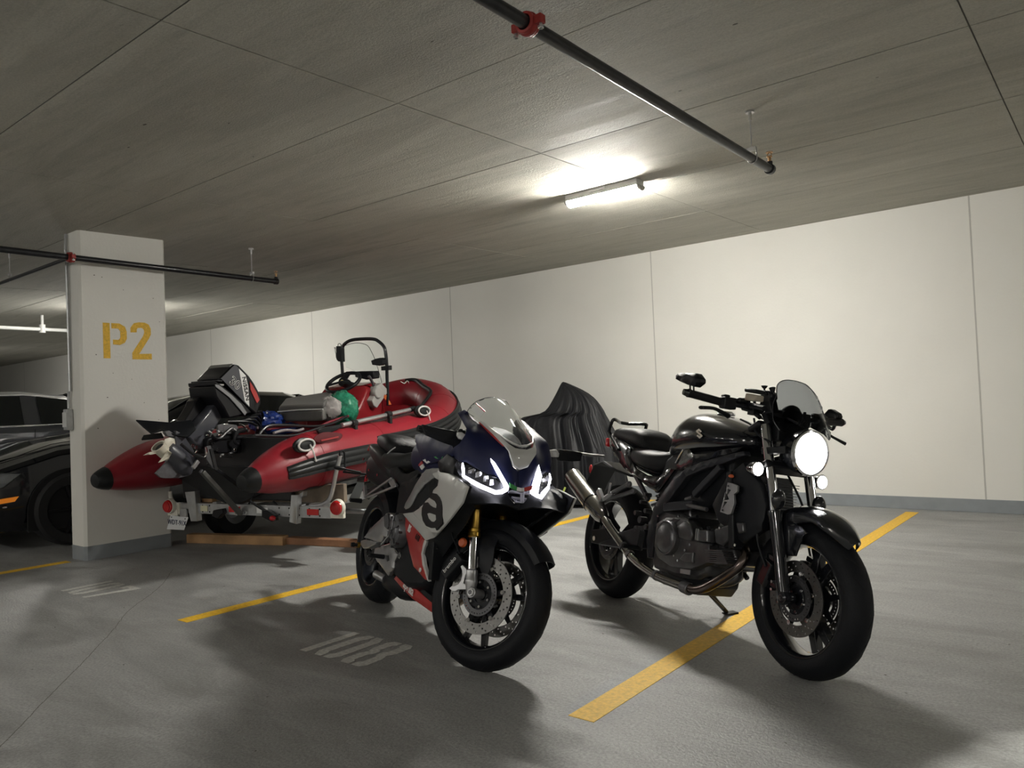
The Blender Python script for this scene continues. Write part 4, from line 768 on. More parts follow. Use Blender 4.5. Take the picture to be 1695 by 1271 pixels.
ld=bpy.data.lights.new('headlight_beam','SPOT'); ld.energy=50; ld.spot_size=math.radians(74); ld.spot_blend=.35; ld.shadow_soft_size=.03; ld.color=(1,.98,.9)
lo=bpy.data.objects.new('headlight_beam',ld); COL.objects.link(lo); lo.parent=hl; lo.location=HC+V((.055,0,0)); lo.rotation_euler=V((-.97,0,.30)).to_track_quat('Z','Y').to_euler()
# flyscreen
h_=[(1.261,0,1.175),(1.265,-.055,1.169),(1.266,-.085,1.154),(1.276,-.105,1.132),(1.293,-.118,1.095),(1.298,-.135,1.059),(1.312,-.145,1.023),(1.325,-.148,.984),(1.351,-.135,.947),(1.383,-.1,.937),(1.39,-.06,.957),(1.377,0,.978)]
sc=[V(q) for q in h_]+[V((a,-b,c)) for a,b,c in reversed(h_[1:-1])]
P('flyscreen',M_smoke,lambda mb:mb.patch(sc,th=.003,side=(.8,0,.5),bulge=.03,bw=.12,res=.025),angle=80)
P('flyscreen_edge',mat('dark screen edge',(.03,.03,.035),.3),lambda mb:mb.tube(smp([V(q) for q in reversed(h_[:9])]+[V((a,-b,c)) for a,b,c in h_[1:9]],3),.0022,6))
P('instrument',M_black,lambda mb:(mb.lathe([(0,-.04),(.05,-.035),(.055,0),(.05,.01)],(1.21,.03,1.03),(-.75,0,.66),24),mb.box((1.235,-.07,1.0),(.03,.09,.06),Matrix.Rotation(-.6,3,'Y')),mb.box((1.26,0,.95),(.05,.16,.08))),bev=.005)
P('dial',mat('dial face',(.5,.5,.5),.3),lambda mb:mb.lathe([(0,0),(.046,0)],(1.205,.03,1.041),(-.75,0,.66),24))
# handlebar, grips, controls
GR=[(1.102,-.42,1.064),(1.135,-.27,1.047),(1.175,-.2,1.041),(1.178,-.13,1.035),(1.201,-.09,1.025)]
for s in(-1,1):
    g=[V((a,b*-s,c)) for a,b,c in GR]
    if s>0: g=[V((q.x+.02,q.y,q.z-.01)) for q in g]
    bar=P('handlebar',M_matt,lambda mb:mb.tube([g[0],g[1],g[2],g[3],g[4],(g[4].x+.02,.0,g[4].z-.005)],.011,12,sm=3))
    P('grip',M_seat,lambda mb:mb.tube([g[1],g[1].lerp(g[0],.05),g[1].lerp(g[0],.9),g[0]],[.021,.0175,.0175,.019],18),par=bar)
    P('bar_end',M_gloss,lambda mb:mb.cyl(g[0],g[0]+(g[0]-g[1]).normalized()*.02,.017,.013,n=16),par=bar)
    P('switch_pod',M_black,lambda mb:(mb.box(g[1].lerp(g[2],.35),(.045,.06,.05),Matrix.Rotation(.1*s,3,'Z')),mb.box(g[1].lerp(g[2],.2)+V((0,0,.028)),(.03,.03,.014)),mb.box(g[2]+V((.0,0,.022)),(.03,.04,.02))),par=bar,bev=.006)
    P('clamp',M_black,lambda mb:(mb.box(g[3],(.04,.035,.05)),mb.cyl(g[3]+V((0,0,.02)),g[3]+V((0,0,.035)),.007,n=8)),par=bar,bev=.004)
    P('riser',M_matt,lambda mb:mb.cyl((g[4].x+.01,.05*s,g[4].z-.07),(g[4].x+.01,.05*s,g[4].z+.01),.016),par=bar)
lv=[(1.205,-.42,1),(1.205,-.36,1.006),(1.183,-.3,.999),(1.165,-.25,.989)]
P('brake_lever',M_black,lambda mb:(mb.ell(lv[0],(.011,.011,.008)),mb.tube([V(q)+V((.04,0,0))*0 for q in lv],[.008,.007,.009,.012],10,sm=4,flat=.8)))
lv2=[(1.187,.27,.987),(1.186,.32,.972),(1.187,.39,.953)]
P('clutch_lever',M_black,lambda mb:mb.tube(lv2,[.008,.006,.008],10,sm=3,flat=.7))
P('brake_reservoir',mat('cloudy reservoir',(.42,.37,.30),.35),lambda mb:mb.loft([[V(q)+V((0,dy,0)) for q in pr_] for pr_ in [[(1.226,-.2,1.091),(1.293,-.2,1.081),(1.291,-.2,1.056),(1.221,-.2,1.061)]] for dy in (-.022,.022)]),bev=.005)
P('reservoir_cap',M_matt,lambda mb:mb.loft([[V(q)+V((0,dy,0)) for q in pr_] for pr_ in [[(1.22,-.2,1.111),(1.297,-.2,1.103),(1.303,-.2,1.084),(1.221,-.2,1.095)]] for dy in (-.026,.026)]),bev=.005)
pm=[(1.22,-.14,1.106),(1.237,-.14,1.114),(1.266,-.14,1.111),(1.281,-.14,1.099),(1.284,-.14,1.081),(1.279,-.14,1.074),(1.302,-.14,1.02),(1.261,-.14,1.016),(1.252,-.14,1.029),(1.222,-.14,1.053),(1.226,-.14,1.082)]
P('phone_mount',M_black,lambda mb:mb.slab(pm,(0,.04,0),[[(1.235,-.14,1.105),(1.245,-.14,1.106),(1.244,-.14,1.093),(1.233,-.14,1.094)], [(1.251,-.14,1.105),(1.262,-.14,1.106),(1.269,-.14,1.09),(1.252,-.14,1.094)]]),bev=.003)
for k in (0,1):
    kn=[[(1.221,-.12,1.115),(1.219,-.12,1.124),(1.218,-.12,1.136)],[(1.261,-.12,1.097),(1.273,-.12,1.104),(1.267,-.12,1.126)]][k]
    P('mount_knob',M_black,lambda mb:mb.tube([kn[0],kn[1],V(kn[1]).lerp(V(kn[2]),.3),kn[2]],[.004,.004,.009,.014],10))
P('handlebar_clutter',M_matt,lambda mb:(mb.tube([(1.117,-.16,1.059),(1.168,-.16,1.051),(1.223,-.16,1.043),(1.277,-.16,1.033)],.012,10,sm=3),mb.tube([(1.106,-.13,1.041),(1.163,-.13,1.03),(1.192,-.13,1.015),(1.221,-.13,1)],.010,10,sm=3),mb.tube([(1.255,-.1,1.029),(1.299,-.1,1.02),(1.335,-.1,1.015)],.016,8),mb.box([(1.162,-.17,1.061)][0],(.04,.03,.03))),kind='stuff')
for pts in ([(1.172,-.12,.998),(1.18,-.12,.976),(1.19,-.12,.948),(1.214,-.12,.928)],[(1.168,-.1,1.01),(1.213,-.1,.997),(1.249,-.1,1),(1.262,-.1,.997)],[(1.085,-.12,.993),(1.159,-.12,.969),(1.207,-.12,.929),(1.293,-.12,.897)],[(1.123,-.1,1.049),(1.228,-.1,1.03),(1.328,-.1,1.007),(1.407,-.1,.98)]):
    P('control_cable',M_matt,lambda mb:mb.tube(pts,.0045,8,sm=4))
# mirrors
P('mirror',M_black,lambda mb:mb.patch([(.997,-.42,1.143),(1.012,-.42,1.153),(1.065,-.42,1.153),(1.148,-.42,1.146),(1.179,-.42,1.122),(1.181,-.42,1.106),(1.146,-.42,1.088),(1.094,-.42,1.099),(1.032,-.42,1.117),(1.004,-.42,1.13)],th=.03,side=(.3,-1,0),bulge=.014,bw=.02,res=.02),bev=.003)
P('mirror_stem',M_black,lambda mb:[mb.tube(p_,.0035,8) for p_ in ([(1.112,-.42,1.098),(1.119,-.42,1.069)],[(1.139,-.42,1.094),(1.144,-.42,1.065)])])
P('mirror',M_black,lambda mb:mb.patch([(1.059,.4,1.083),(1.087,.4,1.109),(1.102,.4,1.11),(1.141,.4,1.092),(1.15,.4,1.075),(1.124,.4,1.058),(1.07,.4,1.058),(1.061,.4,1.065)],th=.03,side=(1,0,0),bulge=.014,bw=.02,res=.02),bev=.003)
P('mirror_stem',M_black,lambda mb:mb.tube([(1.142,.38,1.058),(1.126,.38,1.038),(1.114,.38,1.017),(1.084,.38,1.031),(1.071,.38,1.037)],.008,8,sm=3))
# tank
def tank(mb):
    st=[(.50,.06,.80,.875),(.53,.10,.79,.93),(.60,.135,.80,1.0),(.70,.155,.81,1.037),(.82,.165,.82,1.035),(.94,.165,.83,1.01),(1.05,.15,.84,.98),(1.13,.12,.86,.95),(1.17,.08,.87,.93)]
    R_=[]
    for x,w_,z0,z1 in st:
        zc=(z0*.55+z1*.45); r=[]
        for j in range(24):
            a=2*PI*j/24; c_,s_=math.cos(a),math.sin(a); f=lambda q,e:math.copysign(abs(q)**e,q)
            r.append((x,w_*f(c_,.75),zc+((z1-zc) if s_>0 else (zc-z0))*f(s_,.8)))
        R_.append(r)
    mb.loft(R_)
P('fuel_tank',M_gloss,tank,angle=60,sub=1)
P('fuel_cap',M_chrome,lambda mb:mb.lathe([(0,.006),(.03,.006),(.034,0),(.042,-.001),(.042,-.01)],(.83,0,1.04),(0,0,1),24))
# stylised S badge
bd=[(.871,-.172,.92),(.924,-.172,.917),(.861,-.172,.953)]
bx_=V(bd[1])-V(bd[0]); bz_=V(bd[2])-V(bd[0])
sp=[(0,.9),(.9,.45),(.45,.22),(.0,.48),(-.25,.36),(.95,-.25),(.95,-.45),(0,-.95),(-.9,-.5),(-.45,-.26),(0,-.5),(.25,-.38),(-.95,.22),(-.95,.45)]
P('badge',M_chrome,lambda mb:mb.slab([V(bd[0])+bx_*.45*a*1.0+bz_*.75*b_ for a,b_ in sp],(0,.006,0)))
for s in(-1,1):
    P('tank_side_cover',M_gloss,lambda mb:mb.patch(mir([(.674,-.11,.881),(.707,-.12,.87),(.813,-.15,.826),(.899,-.15,.83),(1.018,-.15,.854),(1.134,-.13,.873),(1.073,-.13,.84),(.954,-.15,.813),(.827,-.145,.774),(.698,-.13,.741),(.623,-.115,.741),(.621,-.11,.78)],-s),th=.012,side=(0,s,0),bulge=.006,bw=.03,res=.03),bev=.002)
    P('seat_side_rail',M_chrome,lambda mb:mb.tube(mir([(.643,-.125,.776),(.676,-.125,.823),(.71,-.125,.863)],-s),.004,6))
P('rider_seat',M_seat,lambda mb:seatloft(mb,[(.17,.10,.76,.845),(.22,.13,.745,.855),(.32,.15,.73,.838),(.42,.145,.715,.83),(.50,.115,.715,.835),(.57,.08,.74,.85),(.60,.06,.77,.86)]),sub=1)
P('pillion_seat',M_seat,lambda mb:seatloft(mb,[(-.10,.06,.89,.935),(-.06,.09,.875,.95),(.04,.11,.86,.955),(.15,.115,.85,.955),(.24,.12,.83,.95),(.28,.11,.82,.92),(.30,.08,.83,.89)]),sub=1)
def gr(mb):
    for s in(-1,1): mb.tube([(.02*0+a,b*-s,c) for a,b,c in [(.097,-.13,.821),(-.043,-.115,.908),(-.054,-.115,.933),(-.035,-.115,.981),(-.031,-.1,.993)]]+[(-.09,.03*s,.985)],.010,10,sm=4)
    mb.tube([(-.09,-.03,.985),(-.095,0,.985),(-.09,.03,.985)],.010,10)
P('grab_rail',M_gloss,gr)
P('tail_cowl',M_gloss,lambda mb:seatloft(mb,[(-.19,.03,.85,.90),(-.15,.06,.83,.93),(-.05,.10,.80,.915),(.08,.125,.77,.90),(.2,.13,.73,.86),(.34,.12,.70,.80),(.46,.10,.68,.76)]),sub=1)
for s in(-1,1):
    P('tail_panel',M_gloss,lambda mb:mb.patch(mir([(-.009,-.1,.895),(.14,-.128,.855),(.219,-.128,.834),(.213,-.128,.795),(.285,-.128,.73),(.402,-.128,.7),(.52,-.128,.701),(.598,-.128,.749),(.647,-.128,.745),(.522,-.128,.622),(.441,-.128,.637),(.294,-.128,.685),(.169,-.128,.723),(.015,-.1,.789),(-.072,-.09,.845)],-s),th=.012,side=(0,s,0),bulge=.008,bw=.03,res=.03),bev=.002)
P('tail_light',M_redl,lambda mb:mb.box((-.19,0,.865),(.03,.10,.05)),bev=.008)
P('rear_fender',M_matt,lambda mb:(mb.loft([[(x,-w_,z),(x,w_,z),(x,w_*.9,z+.012),(x,-w_*.9,z+.012)] for x,w_,z in ((.15,.07,.68),(0,.08,.70),(-.15,.085,.74),(-.25,.08,.72),(-.33,.075,.62),(-.36,.07,.55))])),bev=.003)
P('red_tag',M_redl,lambda mb:mb.ell([(-.652,.12,.697)][0],(.014,.01,.028)))
P('key_strap',M_black,lambda mb:mb.tube([(-.675,.12,.71),(-.667,.12,.663),(-.635,.12,.628),(-.649,.12,.608)],.004,6,sm=3))
# footrest hangers
for s in(-1,1):
    a=mir([(.279,-.12,.697),(.45,-.13,.577),(.028,-.17,.563),(.116,-.15,.581),(.266,-.14,.641),(.064,-.15,.537),(.316,-.14,.608),(.157,-.19,.635),(.148,-.19,.572),(.052,-.2,.586),(.104,-.2,.536)],-s)
    P('subframe_strut',M_frame,lambda mb:mb.bar(a[0],a[1],.018,.022),bev=.003)
    P('footrest_hanger',M_alud,lambda mb:(mb.tube([a[3],a[4]],[.011,.014],10),mb.tube([a[5],a[6]],[.010,.013],10),mb.ell(a[4],(.016,.014,.018)),mb.ell(a[6],(.014,.014,.016))))
    P('passenger_footrest',M_alu,lambda mb:(mb.bar(a[9],a[10],.022,.03),mb.bar(a[7],a[8],.012,.012),mb.bar(a[10],a[3],.02,.02)),bev=.003)
# frame beams, swingarm
for s in(-1,1):
    P('frame_beam',M_frame,lambda mb:mb.patch(mir([(.471,-.13,.373),(.476,-.13,.445),(.528,-.14,.557),(.606,-.145,.642),(.703,-.155,.718),(.787,-.155,.76),(.901,-.155,.796),(1.029,-.155,.825),(1.137,-.13,.855),(1.149,-.13,.837),(1.053,-.155,.798),(.917,-.155,.762),(.784,-.155,.717),(.726,-.155,.658),(.659,-.15,.598),(.608,-.14,.531),(.563,-.14,.505),(.534,-.13,.382),(.523,-.12,.297),(.479,-.12,.29)],-s),th=.035,side=(0,s,0),bulge=.008,bw=.02,res=.03),bev=.003)
    P('lower_frame_rail',M_frame,lambda mb:mb.bar(mir([(.844,-.14,.637),(1.017,-.14,.779)],-s)[0],mir([(.844,-.14,.637),(1.017,-.14,.779)],-s)[1],.03,.03),bev=.004)
    P('swingarm',M_frame,lambda mb:(mb.loft([[(x,(.115-.02)*s,z0),(x,.14*s,z0),(x,.14*s,z1),(x,.095*s,z1)] for x,z0,z1 in ((-.05,.29,.345),(.05,.285,.355),(.25,.30,.39),(.45,.33,.45))])),bev=.006)
    P('axle_plate',M_alud,lambda mb:mb.box((0,.143*s,.315),(.07,.006,.04)),bev=.002)
    P('axle_nut',M_chrome,lambda mb:mb.cyl((0,.145*s,.315),(0,.165*s,.315),.014,n=6))
    P('rider_footrest',M_black,lambda mb:(mb.tube([(.43,.14*s,.33),(.43,.24*s,.335)],.012,10),mb.bar((.44,.135*s,.42),(.43,.14*s,.32),.02,.03)),bev=.002)
P('chain_guard',M_black,lambda mb:mb.slab([(-.057,-.15,.355),(.084,-.15,.382),(.156,-.15,.338),(.026,-.15,.288),(-.048,-.15,.285)],(0,.01,0)),bev=.002)
P('swingarm_bridge',M_frame,lambda mb:mb.box((.40,0,.39),(.08,.24,.06)),bev=.01)
P('shock_absorber',M_iron,lambda mb:(mb.cyl((.44,0,.42),(.36,0,.66),.02),[mb.lathe([(.03,-.004),(.036,0),(.03,.004)],(.43-.0082*i,0,.45+.022*i),(-.3,0,.95),14) for i in range(9)]))
P('rear_caliper',M_gloss,lambda mb:mb.box((.07,-.095,.40),(.09,.05,.05),Matrix.Rotation(.5,3,'Y')),bev=.008)
P('chain',M_iron,lambda mb:(mb.bar((0,.10,.345),(.55,.10,.40),.012,.016),mb.bar((0,.10,.285),(.55,.10,.34),.012,.016)),kind='stuff')
# engine
def prism(pts,y0,y1,shr=.85):
    c=sum((V(p) for p in pts),V((0,0,0)))/len(pts)
    return [[(p[0],y0,p[2]) for p in pts],[(p[0],y1*.9+y0*.1,p[2]) for p in pts],[(c.x+(p[0]-c.x)*shr,y1,c.z+(p[2]-c.z)*shr) for p in pts]]
eng=P('engine',M_eng,lambda mb:(mb.loft([[(x,-w_,z0),(x,w_,z0),(x,w_,z1),(x,-w_,z1)] for x,w_,z0,z1 in ((.50,.10,.27,.52),(.56,.13,.25,.56),(.75,.14,.245,.54),(.90,.13,.26,.48),(.96,.11,.30,.44))])),bev=.02)
P('oil_sump',M_matt,lambda mb:mb.loft([[(x,-w_,z0),(x,w_,z0),(x,w_*1.1,.28),(x,-w_*1.1,.28)] for x,w_,z0 in ((.54,.08,.22),(.60,.10,.185),(.88,.10,.19),(.94,.08,.24))]),par=eng,bev=.01)
P('crankcase_cover',M_eng,lambda mb:mb.loft(prism([(.601,-.17,.364),(.602,-.17,.473),(.672,-.17,.512),(.835,-.17,.529),(.899,-.17,.496),(.913,-.17,.44),(1.02,-.17,.439),(1.033,-.17,.361),(.912,-.17,.309),(.766,-.17,.291),(.644,-.17,.315)],-.12,-.175)),par=eng,bev=.006)
cc=[(.736,-.2,.421)][0]
P('clutch_cover',M_eng,lambda mb:mb.lathe([(0,.004),(.055,.002),(.066,-.004),(.072,-.010),(.080,-.012),(.080,-.05)],(cc[0],-.212,cc[2]),(0,-1,0),44),par=eng)
P('clutch_cover_ring',M_alud,lambda mb:mb.lathe([(.072,0),(.078,0),(.080,-.006),(.072,-.008)],(cc[0],-.206,cc[2]),(0,-1,0),44,closed=True),par=eng)
for nm,pts,y0,y1 in (('pump_cover',[(.796,-.185,.484),(.866,-.185,.522),(.899,-.185,.506),(.925,-.185,.464),(.911,-.185,.433),(.823,-.185,.432)],-.15,-.192),('pulley_cover',[(.931,-.185,.487),(1.022,-.185,.497),(1.03,-.185,.445),(.939,-.185,.437)],-.14,-.188),('lower_cover',[(.842,-.18,.342),(.876,-.18,.376),(.937,-.18,.386),(.94,-.18,.341),(.874,-.18,.333)],-.15,-.188),('cam_cover',[(1.019,-.15,.505),(1.134,-.15,.545),(1.166,-.15,.5),(1.092,-.15,.435),(1.038,-.15,.443)],-.05,-.155),('spark_cap',[(1.167,-.15,.551),(1.215,-.15,.555),(1.224,-.15,.519),(1.19,-.15,.506)],-.10,-.16),('top_cover',[(.713,-.15,.504),(.757,-.15,.521),(.799,-.15,.517),(.767,-.15,.492),(.737,-.15,.488)],-.10,-.18)):
    P(nm,M_eng,lambda mb:mb.loft(prism(pts,y0,y1)),par=eng,bev=.004)
for k in range(2): P('cover_slot',M_alu,lambda mb:mb.box(V([(.952,-.19,.468)][0])+V((.014*k,-.001,0)),(.005,.006,.05)),par=eng)
fn=[(1.013,-.15,.409),(1.132,-.15,.423),(1.173,-.15,.378),(1.029,-.15,.362)]
P('front_cylinder',M_eng,lambda mb:mb.loft([[(a,yy,c) for a,_,c in [(.958,-.12,.417),(1.139,-.12,.439),(1.165,-.12,.374),(.971,-.12,.34)]] for yy in(-.13,.13)]),par=eng,bev=.01)
for k in range(7):
    t_=k/6; P('cooling_fin',M_eng,lambda mb:mb.bar(V(fn[0]).lerp(V(fn[3]),t_),V(fn[1]).lerp(V(fn[2]),t_),.07,.006,up=(0,0,1)),par=eng)
P('rear_cylinder',M_eng,lambda mb:mb.loft([[(.56,-.10,.50),(.78,-.10,.50),(.78,.10,.50),(.56,.10,.50)],[(.54,-.10,.68),(.72,-.10,.70),(.72,.10,.70),(.54,.10,.68)]]),par=eng,bev=.01)
P('front_head',M_eng,lambda mb:mb.loft([[(.95,-.11,.34),(1.04,-.11,.34),(1.04,.11,.34),(.95,.11,.34)],[(.93,-.12,.50),(1.07,-.12,.52),(1.07,.12,.52),(.93,.12,.50)]]),par=eng,bev=.012)
for pts in ([(.808,-.15,.518),(.855,-.15,.533),(.892,-.15,.543)],[(.978,-.15,.508),(.998,-.15,.468),(1.023,-.15,.43)],[(1.007,-.14,.499),(1.028,-.14,.482),(1.037,-.14,.48)]): P('engine_hose',M_matt,lambda mb:mb.tube(pts,.008,8,sm=4),par=eng)
for u_ in ([(.629,-.18,.511),(.795,-.18,.53),(.827,-.18,.332),(.872,-.18,.386),(.905,-.18,.415),(.817,-.18,.453),(1.209,-.18,.46),(1.1,-.18,.516),(.793,-.18,.348)]): P('bolt',M_chrome,lambda mb:mb.cyl(u_,V(u_)+V((0,-.006,0)),.006,n=8),par=eng)
P('engine_label',M_alu,lambda mb:mb.slab([(.826,-.165,.295),(.9,-.165,.303),(.898,-.165,.281),(.828,-.165,.276)],(0,.004,0)),par=eng)
P('air_box',M_matt,lambda mb:mb.loft([[(x,-w_,z0),(x,w_,z0),(x,w_,z1),(x,-w_,z1)] for x,w_,z0,z1 in ((.48,.09,.56,.78),(.6,.12,.54,.82),(.9,.12,.58,.86),(1.05,.11,.66,.88))]),bev=.02)
P('radiator',M_black,lambda mb:mb.box((1.135,0,.60),(.035,.34,.33),Matrix.Rotation(-.2,3,'Y')),bev=.006)
for i in range(24): P('radiator_fin',M_iron,lambda mb:mb.box((1.158+.002*i-.024+.0*i,0,.46+.012*i),(.006,.31,.002),Matrix.Rotation(-.2,3,'Y')))
P('radiator_side_tank',M_matt,lambda mb:mb.patch([(1.087,-.16,.744),(1.168,-.15,.805),(1.274,-.14,.724),(1.308,-.13,.64),(1.298,-.13,.535),(1.206,-.14,.469),(1.049,-.15,.537),(.988,-.15,.605)],th=.03,side=(0,-1,0),bulge=.008,bw=.03,res=.03),bev=.004)
hp=[(1.123,-.185,.712),(1.161,-.185,.71),(1.187,-.185,.703),(1.189,-.185,.679),(1.168,-.185,.665),(1.178,-.185,.63),(1.164,-.185,.584),(1.144,-.185,.578),(1.092,-.185,.584)]
rg=P('radiator_guard',M_alu,lambda mb:mb.slab(hp,(0,.012,0),[[(1.127,-.185,.686),(1.149,-.185,.682),(1.126,-.185,.655)], [(1.115,-.185,.673),(1.144,-.185,.642),(1.109,-.185,.635)], [(1.112,-.185,.63),(1.134,-.185,.632),(1.105,-.185,.599)]]),bev=.001)
P('guard_backing',M_black,lambda mb:mb.slab([(1.109,-.175,.694),(1.14,-.175,.691),(1.12,-.175,.592),(1.086,-.175,.594)],(0,.004,0)),par=rg)
for u_ in [(1.133,-.187,.698),(1.112,-.187,.593)]: P('bolt',M_black,lambda mb:mb.cyl(u_,V(u_)+V((0,-.003,0)),.0035,n=8),par=rg)
P('oval_reflector',M_amber,lambda mb:mb.ell([(1.124,-.17,.741)][0],(.018,.006,.008)))
P('coolant_pipe',M_alud,lambda mb:(mb.tube([(.811,-.15,.586),(.956,-.15,.582)],.010,12),mb.tube([(.79,-.15,.612),(.837,-.15,.627)],.007,10)))
P('air_box_inlet',M_frame,lambda mb:mb.bar(*[(.613,-.13,.557),(.838,-.13,.591)],.04,.045),bev=.006)
P('horn',M_black,lambda mb:(mb.tube([(.955,.06,.311),(.998,.06,.313),(1.017,.06,.3)],.012,10),mb.loft(prism([(.978,.06,.39),(1.011,.06,.4),(1.048,.06,.396),(1.048,.06,.365),(1.029,.06,.333),(.988,.06,.326)],.02,.09))),bev=.005)
# exhaust
mf=[(-.315,-.175,.635),(-.264,-.175,.609),(-.089,-.172,.526),(-.049,-.17,.506),(-.02,-.168,.491),(.046,-.16,.447),(.073,-.155,.431)]
sil=P('silencer',M_ti,lambda mb:(mb.tube([mf[0],mf[1],mf[2],mf[3],mf[4],mf[5],mf[6]],[.050,.052,.055,.055,.053,.044,.030],28)))
P('silencer_clamp',M_gloss,lambda mb:mb.tube([V(mf[3]).lerp(V(mf[2]),.15),V(mf[3])],[.0585,.0585],28),par=sil)
P('silencer_end_cap',M_ti,lambda mb:mb.tube([V(mf[0])+(V(mf[0])-V(mf[1]))*.2,V(mf[0])+(V(mf[0])-V(mf[1]))*.15,mf[0]],[.046,.051,.051],28),par=sil)
P('silencer_tip',M_black,lambda mb:mb.tube([V(mf[0])+(V(mf[0])-V(mf[1]))*.23,V(mf[0])],[.026,.026],20),par=sil)
ep=[(.072,-.16,.438),(.158,-.158,.391),(.254,-.155,.341),(.343,-.15,.292),(.454,-.155,.259),(.571,-.16,.238),(.692,-.165,.226),(.869,-.165,.223)]
P('exhaust_pipe',M_ti,lambda mb:mb.tube(ep,.021,18,sm=4))
for k,(u_,v_) in enumerate(((2,.5),(3,.2),(5,.6))):
    a=V(ep[u_]).lerp(V(ep[u_+1]),v_); d=(V(ep[u_+1])-V(ep[u_])).normalized(); P('pipe_collar',M_alud,lambda mb:mb.cyl(a-d*.008,a+d*.008,.025,n=18))
P('pipe_clamp',M_alud,lambda mb:mb.cyl(V(ep[7])-V((.01,0,0)),V(ep[7])+V((.045,.0,-.004)),.028,n=18),bev=.004)
P('exhaust_header',mat('blued steel header',(.16,.13,.12),.25,1.,noise_=.3,nscale=10),lambda mb:mb.tube([(.885,-.165,.226),(.949,-.165,.226),(1.017,-.165,.247),(1.089,-.165,.287),(1.146,-.155,.329),(1.193,-.14,.374),(1.199,-.12,.414),(1.172,-.1,.444),(1.119,-.07,.453)],.021,18,sm=5))
P('exhaust_header',M_iron,lambda mb:mb.tube([(.99,0,.36),(1.03,0,.31),(.98,-.02,.27),(.90,-.05,.25)],.019,14,sm=4))
P('side_stand',M_black,lambda mb:(mb.tube([(.66,.10,.20),(.63,.20,.135),(.60,.305,.068)],[.014,.012,.011],12),mb.box((.605,.325,.066),(.045,.07,.008),Matrix.Rotation(.18,3,'X')),mb.tube([(.70,.10,.17),(.66,.20,.12),(.63,.26,.09)],.005,8)),bev=.002)
P('swingarm_pivot_clutter',M_iron,lambda mb:[mb.cyl((x,-.10,z),(x,-.14,z),r,n=10) for x,z,r in ((.40,.47,.018),(.44,.52,.012),(.39,.56,.010),(.46,.44,.014),(.35,.50,.012),(.42,.60,.012),(.37,.42,.016))],kind='stuff')
# ---------------------------------------------------------------- boat on its trailer
TR=((-5.35000,3.40000,0.00000),(-0.207912,-0.978148,0.000000),(0.978148,-0.207912,0.000000),(0.000000,0.000000,1.000000)); BT=((-5.50000,2.74000,0.70000),(-0.207524,-0.978148,0.012693),(0.976323,-0.207912,-0.059714),(0.061049,0.000000,0.998135))
M_hyp=mat('red inflatable fabric',(.25,.012,.022),.40,coat=.1,noise_=.06,nscale=6,bump=.06,bscale=30)
M_hypd=mat('dark red moulding',(.26,.015,.02),.22,coat=.5)
M_rub=mat('black rubber',(.009,.010,.011),.42,bump=.08,spec=.4)
M_rope=mat('white rope',(.62,.60,.58),.7,bump=.3,bscale=300)
M_wood=mat('raw timber',(.42,.25,.12),.7,noise_=.25,nscale=7,bump=.2,bscale=60)
M_wood2=mat('grey weathered board',(.20,.16,.12),.75,noise_=.3,nscale=8,bump=.2,bscale=60)
M_cream=mat('cream propeller paint',(.62,.58,.48),.4)
M_mgrey=mat('grey engine paint',(.055,.057,.07),.35,coat=.3)
M_mblk=mat('black engine cowl',(.007,.007,.009),.34,spec=.4)
def TH(frame): 
    def f(n_,m_,draw,par=None,M=None,**k):
        mb=MB(); mb.M=M; draw(mb); return mb.build(n_,m_,par or cur[0],**k)
    return f
cur=[None]; Q=TH(None)
bt=thing('inflatable_boat','red inflatable boat with black rubbing strakes standing on a trailer','boat',frame=BT); cur[0]=bt
TP=[(0,-.78,-.055),(.04,-.78,-.054),(.12,-.78,-.05),(.26,-.78,-.035),(.45,-.78,-.015),(.7,-.78,0),(1.2,-.78,0),(1.7,-.78,0),(2.2,-.78,.03),(2.55,-.74,.09),(2.85,-.62,.18),(3.08,-.42,.28),(3.20,-.18,.34),(3.24,0,.36)]
RR=[.042,.068,.095,.145,.19,.218,.22,.22,.22,.215,.205,.195,.19,.19]
TPf=TP+[(a,-b,c) for a,b,c in reversed(TP[:-1])]; RRf=RR+RR[-2::-1]
def path(n=5):
    P_=smp(TPf,n); k=len(P_); out=[]
    for i in range(k):
        t=i/(k-1)*(len(RRf)-1); a=int(t); b=min(a+1,len(RRf)-1); r=RRf[a]*(1-t+a)+RRf[b]*(t-a)
        d=(P_[min(i+1,k-1)]-P_[max(i-1,0)]).normalized(); o=d.cross(V((0,0,1))).normalized(); u=o.cross(d).normalized()
        out.append((P_[i],r,d,o,u))
    return out
PT=path()
def onp(i,a,dr=0): p,r,d,o,u=PT[i]; a=math.radians(a); return p+o*math.cos(a)*(r+dr)+u*math.sin(a)*(r+dr)
Q('buoyancy_tube',M_hyp,lambda mb:mb.loft([[onp(i,-a) for a in range(0,360,15)] for i in range(2,len(PT)-2)]))
N_=len(PT)
for sl in ((0,10),(N_-10,N_)):
    Q('tube_end_cap',M_rub,lambda mb:mb.loft([[onp(i,-a,.004 if 0<i<N_-1 else -.015) for a in range(0,360,20)] for i in range(*sl)]))
def strake(name,i0,i1,a0,a1,th,ribs,m_=M_rub):
    def d(mb):
        rings=[]
        for i in range(i0,i1+1):
            n=ribs*4; k=.35 if i in(i0,i1) else 1
            outer=[onp(i,a0+(a1-a0)*j/n,k*th*(.55+.45*abs(math.cos(PI*ribs*j/n*1.0)))) for j in range(n+1)]; inner=[onp(i,a1+(a0-a1)*j/4,-.004) for j in range(5)]
            rings.append(outer+inner)
        mb.loft(rings)
    return Q(name,m_,d,angle=40)
strake('rubbing_strake',16,30,16,-18,.018,3); strake('rubbing_strake',31,N_//2+20,30,-20,.022,4)
